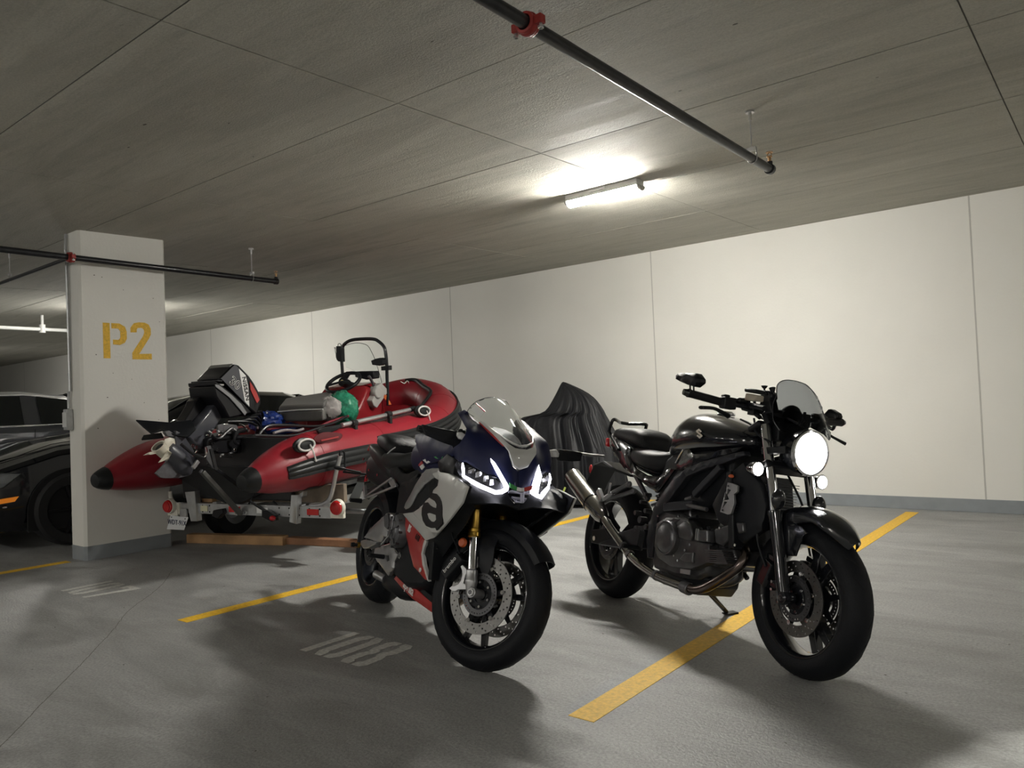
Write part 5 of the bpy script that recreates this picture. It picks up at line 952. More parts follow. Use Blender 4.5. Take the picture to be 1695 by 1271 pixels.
strake('chafe_band',31,54,-20,-42,.006,1,mat('dark grey patch fabric',(.03,.032,.034),.55))
strake('rubbing_strake',N_-31,N_-17,16,-18,.018,3); strake('rubbing_strake',N_//2+20,N_-32,30,-20,.022,4)
for i in (24,32,44,50,56): Q('seam_band',M_hyp,lambda mb:mb.loft([[onp(j,-a,.0022) for a in range(0,360,15)] for j in (i,i+1)]))
Q('hull_bottom',M_rub,lambda mb:mb.loft([[(x,-.66,-.10),(x,-.35,z0+.12),(x,0,z0),(x,.35,z0+.12),(x,.66,-.10),(x,.6,-.04),(x,-.6,-.04)] for x,z0 in ((.62,-.36),(1.5,-.36),(2.4,-.28),(2.9,-.08))]))
Q('keel_tube',M_rub,lambda mb:mb.loft([[onp(i,-a,.004) for a in range(60,150,15)]+[onp(i,-a,-.01) for a in range(150,50,-30)] for i in range(22,56)]))
Q('transom',mat('black transom board',(.02,.02,.022),.4),lambda mb:mb.box((.68,0,-.06),(.05,1.2,.50)),bev=.01)
Q('inner_bow',M_hypd,lambda mb:mb.loft([[(2.4,-.60,-.02),(2.4,.60,-.02),(2.4,.6,.0),(2.4,-.6,.0)],[(3.05,-.38,.24),(3.05,.38,.24),(3.05,.38,.27),(3.05,-.38,.27)]]))
Q('lacing_strip',M_rub,lambda mb:mb.tube([onp(i,118+6*math.sin(i*.7),.012) for i in range(30,66,2)],[.014,.02,.016,.022,.018],8,sm=2))
# carrying handles with rope
for px_ in (([(.446,-.95,.147),(.344,-.95,.165),(.539,-.95,.164),(.48,-.95,.185),(.444,-.95,.105)],'a'),([(2.089,-.9,.255),(1.975,-.9,.271),(2.197,-.9,.252),(2.071,-.9,.28),(2.085,-.9,.22)],'b')):
    c,l,r_,tp,bo=[V(q) for q in px_[0]]; ex=(r_-l)*.5; ez=V((0,0,.055))
    h=Q('grab_handle',M_rub,lambda mb:mb.patch([c+ex*1.05*math.cos(t)+ez*math.sin(t)+V((0,-.012,0)) for t in [2*PI*k/16 for k in range(16)]],th=.02,side=(0,-1,.3),res=.04,bulge=.02,bw=.03))
    Q('handle_rope',M_rope,lambda mb:mb.tube([c+ex*.85*math.cos(t)+ez*.75*math.sin(t)+V((0,-.035,0)) for t in [2*PI*k/14 for k in range(14)]],.008,8,closed=True,sm=2),par=h)
    Q('tied_rope',M_rope,lambda mb:mb.tube([c+V((.03,-.04,.0)),c+V((.05,-.05,-.06)),c+V((.07,-.05,-.13))],.006,6,sm=3),par=h)
bd_=[(.564,-.955,.185),(.674,-.955,.215),(.872,-.955,.183),(.859,-.955,.14),(.737,-.955,.125),(.609,-.955,.146)]
Q('makers_badge',mat('dark badge rubber',(.10,.012,.016),.5),lambda mb:mb.patch(smp(bd_,3,True),th=.006,side=(0,-1,.2),res=.04,bulge=.003))
Q('badge_lettering',mat('faded red print',(.3,.03,.03),.6),lambda mb:mb.bar(*[(.623,-.968,.158),(.823,-.968,.162)],.003,.012))
Q('bow_rope',M_rope,lambda mb:mb.tube([(2.254,-.85,.267),(2.623,-.7,.254),(2.926,-.6,.231),(3.187,-.5,.202)],.006,6,sm=3))
Q('bow_ring',M_chrome,lambda mb:mb.tube([(2.358,-.5,.534),(2.421,-.5,.512),(2.479,-.5,.534),(2.498,-.5,.508)],.006,6,sm=3))
# oar lashed on the tube
oar=tag(None or bpy.data.objects.new('oar',None),'silver aluminium oar with black blade lashed along the near tube of the red boat','oar'); COL.objects.link(oar)
a_,r0,r1,r2=BT; oar.matrix_world=Matrix([list(r0)+[a_[0]],list(r1)+[a_[1]],list(r2)+[a_[2]],[0,0,0,1]]); cur[0]=oar
op=[(.727,-.86,.221),(1.002,-.86,.237),(1.608,-.86,.265),(1.963,-.86,.279),(2.066,-.84,.283)]
Q('shaft',M_alu,lambda mb:mb.cyl(op[1],op[3],.019,n=16))
Q('shaft_sleeve',M_black,lambda mb:mb.cyl(op[3],op[4],.024,n=14))
Q('blade',M_black,lambda mb:mb.patch([(.69,-.88,.23),(.75,-.88,.243),(.978,-.88,.247),(.979,-.88,.224),(.88,-.88,.199),(.759,-.88,.191),(.709,-.88,.203)],th=.02,side=(0,-1,.4),res=.05,bulge=.008),bev=.004)
for u_ in [(1.143,-.87,.238),(1.622,-.87,.268)]: Q('oar_holder',M_rub,lambda mb:(mb.cyl(V(u_)-V((.03,0,-.003)),V(u_)+V((.03,0,0)),.027,n=14),mb.box(V(u_)+V((0,-.01,-.05)),(.035,.03,.07))),bev=.004)
# helm: console, arch, wheel, screen
cur[0]=bt
Q('console',M_hypd,lambda mb:mb.loft([[(x,y0,z0),(x,y1,z0),(x,y1,z1-.04),(x,y1-.05,z1),(x,y0+.05,z1),(x,y0,z1-.04)] for x,y0,y1,z0,z1 in ((1.86,-.22,.28,-.05,.26),(2.02,-.26,.30,-.05,.36),(2.14,-.27,.30,-.05,.52),(2.34,-.26,.28,-.05,.55),(2.5,-.2,.22,-.05,.30))]),bev=.02)
Q('dash_pod',M_black,lambda mb:mb.loft([[V(q)+V((d,0,0)) for q in [(2.2,-.082,.662),(2.2,-.306,.652),(2.2,-.307,.581),(2.2,-.214,.573),(2.2,-.077,.605)]] for d in(0,.10)]),bev=.01)
hw_=[(2,-.111,.594),(2,.099,.574),(2,-.32,.626),(2,-.113,.699),(2,-.147,.488)]
def swheel(mb):
    c=V(hw_[0]); a=(V(hw_[1])-c); ex=V((.0,.19,-.02)); 
    mb.tube([V(hw_[0])+V((0,.0,0))+V((-.02+.13*math.sin(t),.175*math.cos(t),.085*math.sin(t)-.03)) for t in [2*PI*k/28 for k in range(28)]],.018,10,closed=True)
    c2=c+V((-.02,0,-.02))
    for t in (.9*PI/2,PI*1.12,PI*1.88): mb.bar(c2,c2+V((.125*math.sin(t),.17*math.cos(t),.085*math.sin(t))),.05,.02)
    mb.cyl(c2+V((-.02,0,0)),c2+V((.06,0,-.03)),.045,n=18)
sw_=Q('steering_wheel',M_black,swheel,bev=.002)
Q('horn_ring',mat('brass ring',(.5,.42,.22),.4,.8),lambda mb:mb.lathe([(.010,0),(.018,0),(.018,-.006),(.010,-.006)],V(hw_[0])+V((-.04,0,-.02)),(-1,0,.2),18,closed=True),par=sw_)
ar=[(2.38,.216,.704),(2.38,.212,.796),(2.38,.193,.906),(2.38,.16,.949),(2.38,.08,.979),(2.38,-.034,.983),(2.38,-.199,.971),(2.38,-.26,.944),(2.38,-.314,.896),(2.38,-.336,.837),(2.38,-.34,.71),(2.38,-.333,.583),(2.38,-.32,.304)]
Q('helm_arch',M_gloss,lambda mb:mb.tube([V(ar[0])+V((0,0,-.25))]+[V(q) for q in ar],.017,14,sm=4))
Q('helm_screen',M_clear,lambda mb:mb.patch([(2.44,.21,.715),(2.44,.22,.874),(2.44,.198,.935),(2.44,.131,.948),(2.44,.049,.95),(2.44,-.031,.935),(2.44,-.085,.908),(2.44,-.12,.851),(2.44,-.153,.778),(2.44,-.196,.639),(2.44,-.222,.529),(2.44,-.18,.544),(2.44,-.134,.656),(2.44,.107,.67)],th=.004,side=(1,0,0),res=.08))
Q('screen_beading',M_black,lambda mb:mb.tube([(2.44,.198,.935),(2.44,.131,.948),(2.44,.049,.95),(2.44,-.031,.935),(2.44,-.085,.908),(2.44,-.12,.851),(2.44,-.153,.778),(2.44,-.196,.639),(2.44,-.222,.529)],.003,6,sm=3))
Q('nav_light',M_black,lambda mb:(mb.loft([[V(q)+V((d,0,0)) for q in [(2.36,.232,.932),(2.36,.175,.928),(2.36,.181,.768),(2.36,.222,.777),(2.36,.241,.798)]] for d in(-.03,.03)]),mb.tube([(2.34,.216,.931),(2.34,.21,.953),(2.34,.193,.957),(2.34,.177,.947),(2.34,.175,.928)],.004,6)),bev=.003)
Q('nav_light_lens',M_lens,lambda mb:mb.loft([[V(q)+V((d,0,0)) for q in [(2.36,.27,.925),(2.36,.233,.919),(2.36,.232,.804),(2.36,.256,.812),(2.36,.256,.858)]] for d in(-.02,.02)]),bev=.003)
Q('instrument_mount',M_black,lambda mb:(mb.loft([[V(q)+V((d,0,0)) for q in [(2.34,-.21,.757),(2.34,-.266,.773),(2.34,-.321,.779),(2.34,-.35,.755),(2.34,-.342,.711),(2.34,-.307,.701),(2.34,-.222,.715)]] for d in(-.04,.03)]),mb.loft([[V(q)+V((d,0,0)) for q in [(2.34,-.318,.694),(2.34,-.41,.698),(2.34,-.406,.651),(2.34,-.318,.653)]] for d in(-.03,.03)])),bev=.004)
Q('control_box',mat('light grey control box',(.42,.41,.39),.4),lambda mb:(mb.loft([[V(q)+V((0,d,0)) for q in [(2.19,-.3,.501),(2.287,-.3,.533),(2.369,-.3,.471),(2.363,-.3,.421),(2.186,-.3,.295),(2.139,-.3,.324),(2.115,-.3,.375),(2.182,-.3,.433)]] for d in(-.03,.04)]),mb.lathe([(0,.01),(.05,.01),(.058,0),(.058,-.03)],[(2.211,-.34,.441)][0],(0,-1,0),24)),bev=.006)
Q('throttle_lever',M_alud,lambda mb:mb.tube([(2.202,-.3,.512),(2.15,-.3,.59),(2.132,-.3,.609)],.015,8),bev=.003)
Q('orange_strap',mat('orange strap',(.6,.13,.03),.6),lambda mb:(mb.slab([(2.316,-.33,.422),(2.357,-.33,.407),(2.34,-.33,.358),(2.302,-.33,.392)],(0,.006,0)),mb.slab([(2.32,-.38,.363),(2.356,-.38,.313),(2.314,-.38,.314)],(0,.006,0))),kind='stuff')
# cooler bag, plastic bag, tarp
def loose(n_,label,cat):
    o=bpy.data.objects.new(n_,None); COL.objects.link(o); o.matrix_world=bt.matrix_world.copy(); tag(o,label,cat); cur[0]=o; return o
M_bag=mat('taupe bag fabric',(.17,.165,.155),.7,noise_=.08,nscale=30,bump=.25,bscale=120)
loose('cooler_bag','grey soft cooler bag lying behind the steering wheel in the red boat','bag')
f0=[(1.25,.009,.403),(1.25,.023,.262),(1.25,-.46,.257),(1.25,-.481,.407)]; b0=[(1.95,.595,.444),(1.95,.6,.393),(1.95,-.013,.37),(1.95,-.009,.49)]
Q('body',M_bag,lambda mb:mb.loft([[V(f0[1]),V(f0[2]),V(f0[3]).lerp(V(f0[2]),.35),V(f0[0]).lerp(V(f0[1]),.35)],[V(b0[0])+V((0,0,-.2)),V(b0[3])+V((0,0,-.25)),V(b0[3])+V((0,0,-.04)),V(b0[0])+V((0,0,-.03))]]),bev=.02)
Q('lid',mat('bag lid fabric',(.145,.14,.135),.75,bump=.2,bscale=90),lambda mb:mb.loft([[V(f0[0]).lerp(V(f0[1]),.38)+V((-.01,.01,0)),V(f0[3]).lerp(V(f0[2]),.30)+V((-.01,-.01,0)),V(f0[3])+V((0,-.01,0)),V(f0[0])+V((0,.01,0))],[V(b0[0])+V((0,.03,-.05)),V(b0[3])+V((0,0,-.06)),V(b0[3]),V(b0[0])]]),bev=.018)
Q('zip_edge',M_decalw,lambda mb:mb.tube([V(f0[0]).lerp(V(f0[1]),.36)+V((-.02,.01,0)),V(f0[0]).lerp(V(f0[2]),.5)+V((-.02,.0,.03)),V(f0[3]).lerp(V(f0[2]),.33)+V((-.02,-.01,0))],.006,6,sm=3))
def crumple(mb,c,r,amp,n=26,k=16,fr=6.,seed=0.):
    c=V(c);vs=[];fs=[]
    for i in range(k+1):
        t=PI*i/k
        for j in range(n):
            a=2*PI*j/n; d=V((math.sin(t)*math.cos(a),math.sin(t)*math.sin(a),math.cos(t))); q=1+amp*noise.noise(d*fr*.5+V((seed,0,0)))+amp*.6*noise.noise(d*fr*1.7+V((0,seed,0)))
            vs.append(c+V((d.x*r[0]*q,d.y*r[1]*q,d.z*r[2]*q)))
    for i in range(k):
        for j in range(n): fs.append((i*n+j,i*n+(j+1)%n,(i+1)*n+(j+1)%n,(i+1)*n+j))
    mb.add(vs,fs)
loose('jacket','light grey crumpled jacket stuffed beside the cooler bag in the red boat','jacket')
Q('jacket_cloth',mat('light grey cloth',(.36,.34,.33),.75,bump=.3,bscale=50),lambda mb:crumple(mb,[(1.5,-.327,.348)][0],(.10,.11,.10),.22,fr=4.,seed=3.))
loose('plastic_bag','green plastic bag full of things in front of the boat console','bag')
Q('bag_film',mat('green plastic film',(.03,.24,.14),.22,coat=.4,noise_=.3,nscale=40,bump=.8,bscale=35),lambda mb:crumple(mb,[(1.72,-.29,.331)][0],(.13,.155,.16),.12,40,26,7.,seed=8.),angle=60)
loose('tarp','blue plastic tarp crumpled beside the outboard motor','tarp')
Q('tarp_sheet',mat('blue tarp',(.012,.035,.19),.28,coat=.3,noise_=.2,nscale=20,bump=.6,bscale=40),lambda mb:(crumple(mb,[(1.15,.085,.273)][0],(.14,.15,.09),.25,30,18,6.,seed=5.),crumple(mb,[(1.25,-.015,.199)][0],(.16,.14,.05),.3,30,18,6.,seed=6.)),angle=25)
loose('hose','tangled dark red and black hoses over the near tube at the stern','hose')
for pts,m_ in (([(.25,-.72,.244),(.343,-.72,.299),(.512,-.72,.291),(.832,-.72,.248),(1.046,-.72,.247),(1.246,-.72,.291)],M_mblk),([(.184,-.75,.251),(.381,-.75,.224),(.566,-.75,.207),(.736,-.75,.218),(.916,-.75,.239)],M_mblk),([(.361,-.7,.279),(.655,-.7,.272),(.883,-.7,.238),(1.072,-.7,.266),(1.287,-.7,.288)],mat('dark red hose',(.16,.01,.02),.4)),([(.525,-.6,.234),(.648,-.6,.241),(.773,-.6,.222),(.847,-.6,.229)],mat('grey hose',(.25,.22,.23),.5))):
    Q('hose_line',m_,lambda mb:mb.tube(pts,.011,8,sm=5))
# outboard motor
om=bpy.data.objects.new('outboard_motor',None); COL.objects.link(om); om.matrix_world=bt.matrix_world.copy(); tag(om,'tilted-up grey and black outboard motor with a cream propeller on the boat stern','outboard motor'); cur[0]=om
cw=[V(q) for q in [(.479,-.14,.672),(.546,-.14,.721),(.63,-.14,.778),(.674,-.14,.773),(.723,-.14,.73),(.779,-.14,.679),(.828,-.14,.616),(.871,-.14,.543),(.887,-.14,.486),(.887,-.14,.443),(.832,-.14,.351),(.774,-.14,.391),(.712,-.14,.438),(.641,-.14,.512),(.568,-.14,.598)]]
cc_=sum(cw,V((0,0,0)))/len(cw)
Q('cowl',M_mblk,lambda mb:mb.loft([[cc_+(q-cc_)*k+V((0,y-(0)*k,0))-V((0,(cc_.y),0))+V((0,0,0)) for q in cw] for k,y in ((.93,-.14),(1,-.125),(1.02,0),(1,.125),(.93,.14))]),bev=.008)
Q('cowl_side_panel',M_mgrey,lambda mb:mb.slab([(.479,-.146,.673),(.624,-.146,.772),(.641,-.146,.771),(.665,-.146,.743),(.701,-.146,.476),(.738,-.146,.431)],(0,.004,0)))
Q('cowl_white_flash',M_decalw,lambda mb:mb.slab([(.665,-.147,.742),(.73,-.147,.685),(.748,-.147,.597),(.744,-.147,.431),(.7,-.147,.478)],(0,.004,0)))
Q('cowl_red_flash',M_rpaint,lambda mb:mb.slab([(.77,-.147,.633),(.792,-.147,.604),(.832,-.147,.545),(.86,-.147,.478),(.829,-.147,.452),(.798,-.147,.51),(.77,-.147,.568)],(0,.004,0)))
Q('cowl_top_panel',mat('grey cowl top',(.20,.20,.19),.4),lambda mb:mb.slab([q+V((0,0,0)) for q in (cc_+(cw[2]-cc_)*1.03+V((0,-.12-cc_.y,0)),cc_+(cw[2]-cc_)*1.03+V((0,.12-cc_.y,0)),cc_+(cw[2].lerp(cw[1],.35)-cc_)*1.03+V((0,.12-cc_.y,0)),cc_+(cw[2].lerp(cw[1],.35)-cc_)*1.03+V((0,-.12-cc_.y,0)))],(.004,0,-.004)))
lt=[(.611,-.15,.627),(.57,-.15,.652),(.638,-.15,.601),(.716,-.15,.578),(.702,-.15,.677),(.725,-.15,.483),(.589,-.15,.669)]
def t30(mb): text(mb,'30',.10,lt[0],V(lt[2])-V(lt[1]),V(lt[6])-V(lt[1]),.0012,off=.0030,sx=1.1)
Q('number_30',M_decalw,t30)
def t30b(mb): text(mb,'30',.10,V(lt[0])+V((0,-.002,0)),V(lt[2])-V(lt[1]),V(lt[6])-V(lt[1]),.0012,off=-.0004,sx=1.1)
Q('number_30',mat('dark grey print',(.03,.03,.035),.4),t30b)
def tn(mb): text(mb,'NISSAN',.052,V(lt[3]),V(lt[5])-V(lt[4]),(.8,0,.5),.0012,off=.0006,sx=1.12)
Q('lettering',M_blackpaint,tn)
lc=[(.412,-.15,.655),(.46,-.15,.631),(.577,-.15,.548),(.686,-.15,.458),(.763,-.15,.383),(.701,-.15,.374),(.626,-.15,.449),(.552,-.15,.527),(.468,-.15,.595),(.415,-.15,.624)]
Q('lower_cowl',M_mblk,lambda mb:mb.loft([[V((q[0],y,q[2])) for q in lc] for y in (-.15,.15)]),bev=.008)
Q('cowl_trim',mat('light grey trim',(.24,.24,.25),.35),lambda mb:mb.slab([(.408,-.158,.629),(.441,-.158,.623),(.557,-.158,.54),(.649,-.158,.461),(.701,-.158,.388),(.681,-.158,.367),(.622,-.158,.431),(.538,-.158,.519),(.459,-.158,.577),(.412,-.158,.611)],(0,.008,0)))
for k in range(4): Q('cowl_band',M_gal if k in(1,2) else M_mblk,lambda mb:mb.box(V([(.472,0,.655)][0])+V((-.005+.012*k,0,.0-.032*k)),(.05,.29,.012),Matrix.Rotation(.1,3,'Y')),bev=.002)
le=[(.41,-.155,.563),(.457,-.155,.533),(.523,-.155,.462),(.545,-.155,.393),(.531,-.155,.367),(.491,-.155,.424),(.442,-.155,.499),(.413,-.155,.536)]
Q('lower_pan',M_mblk,lambda mb:mb.loft([[V((q[0],y,q[2])) for q in [*[(.409,-.15,.62),(.551,-.15,.518),(.684,-.15,.376),(.593,-.15,.362),(.529,-.15,.359),(.486,-.15,.443),(.417,-.15,.536)]]] for y in (-.145,.145)]),bev=.01)
lg=[(.49,-.065,.488),(.579,-.065,.407),(.311,-.065,.143),(.198,-.065,.252)]
Q('driveshaft_leg',M_mgrey,lambda mb:mb.loft([[V(lg[0]),V(lg[1]),V(lg[2]),V(lg[3])],[V((q[0],.075,q[2])) for q in lg]]),bev=.012)
Q('leg_top',M_mblk,lambda mb:mb.loft([[V((q[0],y,q[2])) for q in [(.344,-.06,.475),(.364,-.06,.517),(.416,-.06,.54),(.485,-.06,.509),(.505,-.06,.48),(.421,-.06,.425),(.271,-.06,.321),(.249,-.06,.37)]] for y in (.02,.12)]),bev=.008)
fn_=[(0,.24,.409),(.079,.16,.39),(.161,.08,.369),(.276,-.02,.373),(.266,-.06,.338),(.262,-.08,.306),(.172,-.09,.255),(.11,-.05,.273),(.029,0,.324),(.013,.1,.303),(.009,.18,.357)]
Q('hydrofoil',M_matt,lambda mb:mb.patch(fn_,th=.014,side=(-.5,0,.8),res=.06),bev=.003)
Q('hydrofoil_wing',M_matt,lambda mb:mb.patch([(.004,.2,.262),(.04,.22,.288),(.116,.12,.296),(.1,.08,.265),(.037,.14,.263)],th=.012,side=(-.5,0,.8),res=.08))
gc=[(.042,-.02,.192),(.08,-.02,.143),(.147,-.02,.061),(.196,-.02,.003),(.22,-.02,-.033)]
Q('gearcase',M_mgrey,lambda mb:(mb.tube([gc[0],gc[1],gc[2],gc[3],gc[4]],[.052,.072,.082,.062,.022],18),mb.loft([[V((q[0],y,q[2])) for q in [(.112,0,.31),(.173,0,.276),(.293,0,.086),(.259,0,.016),(.171,0,.03),(.1,0,.185)]] for y in(-.045,.03)])),bev=.006)
Q('skeg',M_alud,lambda mb:mb.slab([(-.021,-.04,.064),(.057,-.04,.121),(.149,-.04,.022),(.207,-.04,-.04),(.104,-.04,-.045),(-.017,-.04,-.025),(-.047,-.04,-.015),(-.085,-.04,.022)],(0,.018,0)),bev=.002)
Q('exhaust_snout',M_alud,lambda mb:mb.patch([(.025,-.03,.309),(.065,-.03,.315),(.112,-.03,.283),(.107,-.03,.26),(.049,-.03,.274)],th=.03,side=(0,-1,0),res=.1,bulge=.008),bev=.003)
pr_=Q('propeller',M_cream,lambda mb:mb.tube([(-.031,-.02,.211),(.016,-.02,.158),(.061,-.02,.12)],[.050,.046,.040],20,caps=False))
Q('propeller_hub_rim',M_cream,lambda mb:mb.tube([V([(-.031,-.02,.211)][0])+ (V((0,1,0))*math.cos(t)+V((.75,0,.65)).normalized()*math.sin(t))*.05 for t in [2*PI*k/20 for k in range(20)]],.006,6,closed=True),par=pr_)
Q('hub_core',M_iron,lambda mb:mb.tube([(-.02,-.02,.199),(.061,-.02,.12)],[.036,.036],16),par=pr_)
for pts in ([(.008,-.03,.227),(.026,-.03,.256),(.067,-.03,.263),(.106,-.03,.249),(.123,-.03,.215),(.116,-.03,.182),(.091,-.03,.161),(.05,-.03,.153),(.015,-.03,.174)],[(-.057,-.03,.178),(-.11,-.03,.179),(-.163,-.03,.162),(-.106,-.03,.159),(-.052,-.03,.162),(-.004,-.03,.161)],[(.005,-.08,.175),(-.034,-.08,.144),(-.083,-.08,.099),(-.047,-.08,.104),(0,-.08,.118),(.031,-.08,.155)]):
    Q('blade',M_cream,lambda mb:mb.patch(pts,th=.008,side=(-1,-.4,0),res=.03,bulge=.012,bw=.03),par=pr_)
Q('transom_bracket',M_mblk,lambda mb:(mb.loft([[V((q[0],y,q[2])) for q in [(.333,-.1,.222),(.399,-.1,.231),(.512,-.1,.236),(.628,-.1,.241),(.701,-.1,.132),(.635,-.1,.067),(.43,-.1,.095),(.32,-.1,.145)]] for y in(-.12,.12)])),bev=.01)
Q('swivel_clamp',M_alud,lambda mb:(mb.loft([[V((q[0],y,q[2])) for q in [(.457,-.13,.304),(.515,-.13,.316),(.606,-.13,.298),(.625,-.13,.259),(.541,-.13,.232),(.462,-.13,.241),(.421,-.13,.273)]] for y in(-.14,-.10)])),bev=.006)
Q('tilt_bracket',M_alud,lambda mb:mb.slab([(.292,-.14,.165),(.335,-.14,.168),(.36,-.14,.082),(.382,-.14,-.027),(.34,-.14,-.007),(.283,-.14,.071)],(0,.02,0)),bev=.003)
Q('tilt_bracket_edge',M_iron,lambda mb:mb.bar(*[(.329,-.15,.143),(.362,-.15,-.023)],.02,.012))
Q('clamp_screw',M_chrome,lambda mb:mb.tube([(.278,-.15,.163),(.282,-.15,.123),(.271,-.15,.099),(.252,-.15,.091)],.008,8,sm=3))
for u_ in [(.358,-.14,.179),(.402,-.14,.125),(.52,-.14,.084),(.171,-.14,.189),(.2,-.14,.171)]: Q('bolt',M_chrome,lambda mb:mb.lathe([(.006,0),(.012,0),(.012,-.006),(.006,-.006)],u_,(0,-1,0),12,closed=True))
Q('tiller_handle',M_mblk,lambda mb:(mb.tube([(.401,-.12,.204),(.457,-.12,.211),(.571,-.12,.202),(.779,-.12,.187)],.018,10,sm=3),mb.tube([(.551,-.16,.208),(.571,-.16,.237),(.614,-.16,.251),(.661,-.16,.25)],.02,10,sm=3)))
Q('fuel_line',M_chrome,lambda mb:mb.tube([(.621,-.14,.305),(.666,-.14,.287),(.694,-.14,.261),(.715,-.14,.236)],.008,8,sm=3))
Q('steering_rod',M_chrome,lambda mb:mb.cyl(*[(.456,-.1,.069),(.571,-.1,.053)],.008))
Q('cable_bundle',M_mblk,lambda mb:[mb.tube([(.55+.03*i,-.1+.03*i,.33-.02*i),(.75+.03*i,-.15,.30+.02*i),(.95,-.1+.03*i,.18)],.012,8,sm=4) for i in range(5)],kind='stuff')
for k,(u_,w_,h_) in enumerate(zip([(.467,-.16,.316),(.423,-.16,.294),(.399,-.16,.27),(.401,-.16,.239),(.343,-.16,.29),(.317,-.16,.272),(.294,-.16,.251),(.501,-.16,.087),(.562,-.16,.261),(.699,-.16,.239),(.796,-.16,.254),(.419,-.16,.087),(.544,-.16,.108),(.207,-.16,-.008),(.163,-.16,.048),(.161,-.16,.131)],(.05,.06,.02,.03,.02,.035,.02,.03,.05,.02,.02,.02,.03,.03,.07,.06),(.012,.05,.02,.015,.012,.014,.012,.012,.012,.02,.02,.012,.03,.012,.03,.014))):
    Q('linkage_piece',(M_chrome,M_alud,M_gal)[k%3],lambda mb:mb.box(u_,(w_,.02,h_),Matrix.Rotation(.6 if k in(5,6,8) else (-.7 if k>12 else 0),3,'Y')),bev=.003)
for pts in ([(.555,-.17,.23),(.539,-.17,.187),(.548,-.17,.159),(.576,-.17,.146)],[(.327,-.17,.243),(.368,-.17,.216),(.412,-.17,.22),(.472,-.17,.257),(.52,-.17,.279)],[(.044,-.17,.213),(.137,-.17,.134),(.226,-.17,.088)]): Q('control_cable',M_mblk,lambda mb:mb.tube(pts,.012,8,sm=4))
# trailer
tr=thing('boat_trailer','galvanised steel boat trailer with red round tail lights under the red boat','trailer',frame=TR); cur[0]=tr
M_redref=mat('red reflector',(.50,.012,.012),.25,coat=.6)
Q('rear_crossbar',M_gal,lambda mb:(mb.box((.02,0,.36),(.05,1.50,.085)),mb.box((.02,.80,.375),(.04,.16,.05)),mb.box((.02,-.76,.375),(.04,.16,.05))),bev=.003)
Q('mounting_hole',M_dark2,lambda mb:[mb.cyl((-.006,y,z),(-.0045,y,z),.007,n=8) for y in [.1*k-.65 for k in range(5)]+[.5,.58,.66] for z in(.385,.335)],kind='stuff')
for y0,y1,m_,nm in ((.60,.52,mat('cream reflector',(.62,.60,.42),.4),'cream_reflector'),(.28,.16,M_redref,'red_reflector'),(-.02,-.14,M_decalw,'white_sticker'),(-.43,-.36,M_decalw,'white_sticker'),(-.53,-.64,M_redref,'red_reflector')):
    Q(nm,m_,lambda mb:mb.box((-.008,(y0+y1)/2,.362),(.006,abs(y1-y0),.045)),bev=.001)
for y,s in ((.935,1),(-.845,-1)):
    c=V((-.02,y,.375 if s>0 else .405))
    Q('light_housing',mat('cream light housing',(.66,.64,.56),.4),lambda mb:(mb.lathe([(0,.03),(.058,.03),(.063,.01),(.063,0)],c,(-1,0,0),28),mb.box(c+V((.01,-.02*s,-.055)),(.03,.12,.05)),mb.box(c+V((.03,-.06*s,-.02)),(.05,.06,.09))),bev=.003)
    Q('tail_light',M_redref,lambda mb:(mb.lathe([(0,-.022),(.03,-.020),(.048,-.012),(.054,.0),(.054,.01)],c+V((-.03,0,0)),(1,0,0),28)))
    Q('lens_ring',M_redl,lambda mb:mb.lathe([(.036,0),(.040,0),(.040,-.004),(.036,-.004)],c+V((-.048,0,0)),(1,0,0),28,closed=True))
pl=[(-.03,.934,.298),(-.03,.722,.288),(-.03,.777,.181),(-.03,.984,.181)]
npl=Q('license_plate',mat('white plate',(.70,.71,.72),.4),lambda mb:mb.slab(pl,(.003,0,0)),bev=.001)
def tp(mb): text(mb,'WDT-91X',.058,(V(pl[0])+V(pl[2]))/2+V((-.003,0,.0)),V(pl[1])-V(pl[0]),(0,0,1),.0008,off=.0002,sx=.86)
Q('lettering',mat('plate blue black',(.02,.03,.08),.4),tp,par=npl)
Q('plate_bolt',M_iron,lambda mb:[mb.cyl(V(q),V(q)+V((-.004,0,0)),.005,n=6) for q in (V(pl[0]).lerp(V(pl[2]),.12)+V((-.003,0,0)),V(pl[1]).lerp(V(pl[3]),.12)+V((-.003,0,0)))],par=npl)
Q('plate_bracket',M_gal,lambda mb:mb.box(V(pl[0]).lerp(V(pl[1]),.7)+V((.01,0,.03)),(.02,.07,.07)),bev=.003)
gp=[(.06,-.164,.39),(.06,-.489,.397),(.06,-.601,.407),(.06,-.686,.447),(.06,-.723,.522),(.06,-.762,.65),(.06,-.806,.777)]
Q('guide_post',M_alu,lambda mb:(mb.tube(gp,.017,14,sm=4),))
Q('guide_post_cap',M_black,lambda mb:mb.tube([gp[-1],V(gp[-1])+V((.0,.0,.03)),V(gp[-1])+V((.05,-.0,.02)),V(gp[-1])+V((.05,0,-.12))],.008,8,sm=3))
gl=[(.06,.496,.375),(.06,.695,.372),(.06,.908,.37),(.06,.994,.39),(.06,1.036,.437),(.06,1.038,.486)]
Q('guide_post',mat('cream pipe',(.62,.61,.54),.4),lambda mb:mb.tube(gl,.016,14,sm=4))
Q('pipe_joint',M_iron,lambda mb:mb.cyl(V(gp[1])-V((0,.012,0)),V(gp[1])+V((0,.012,0)),.021,n=12))
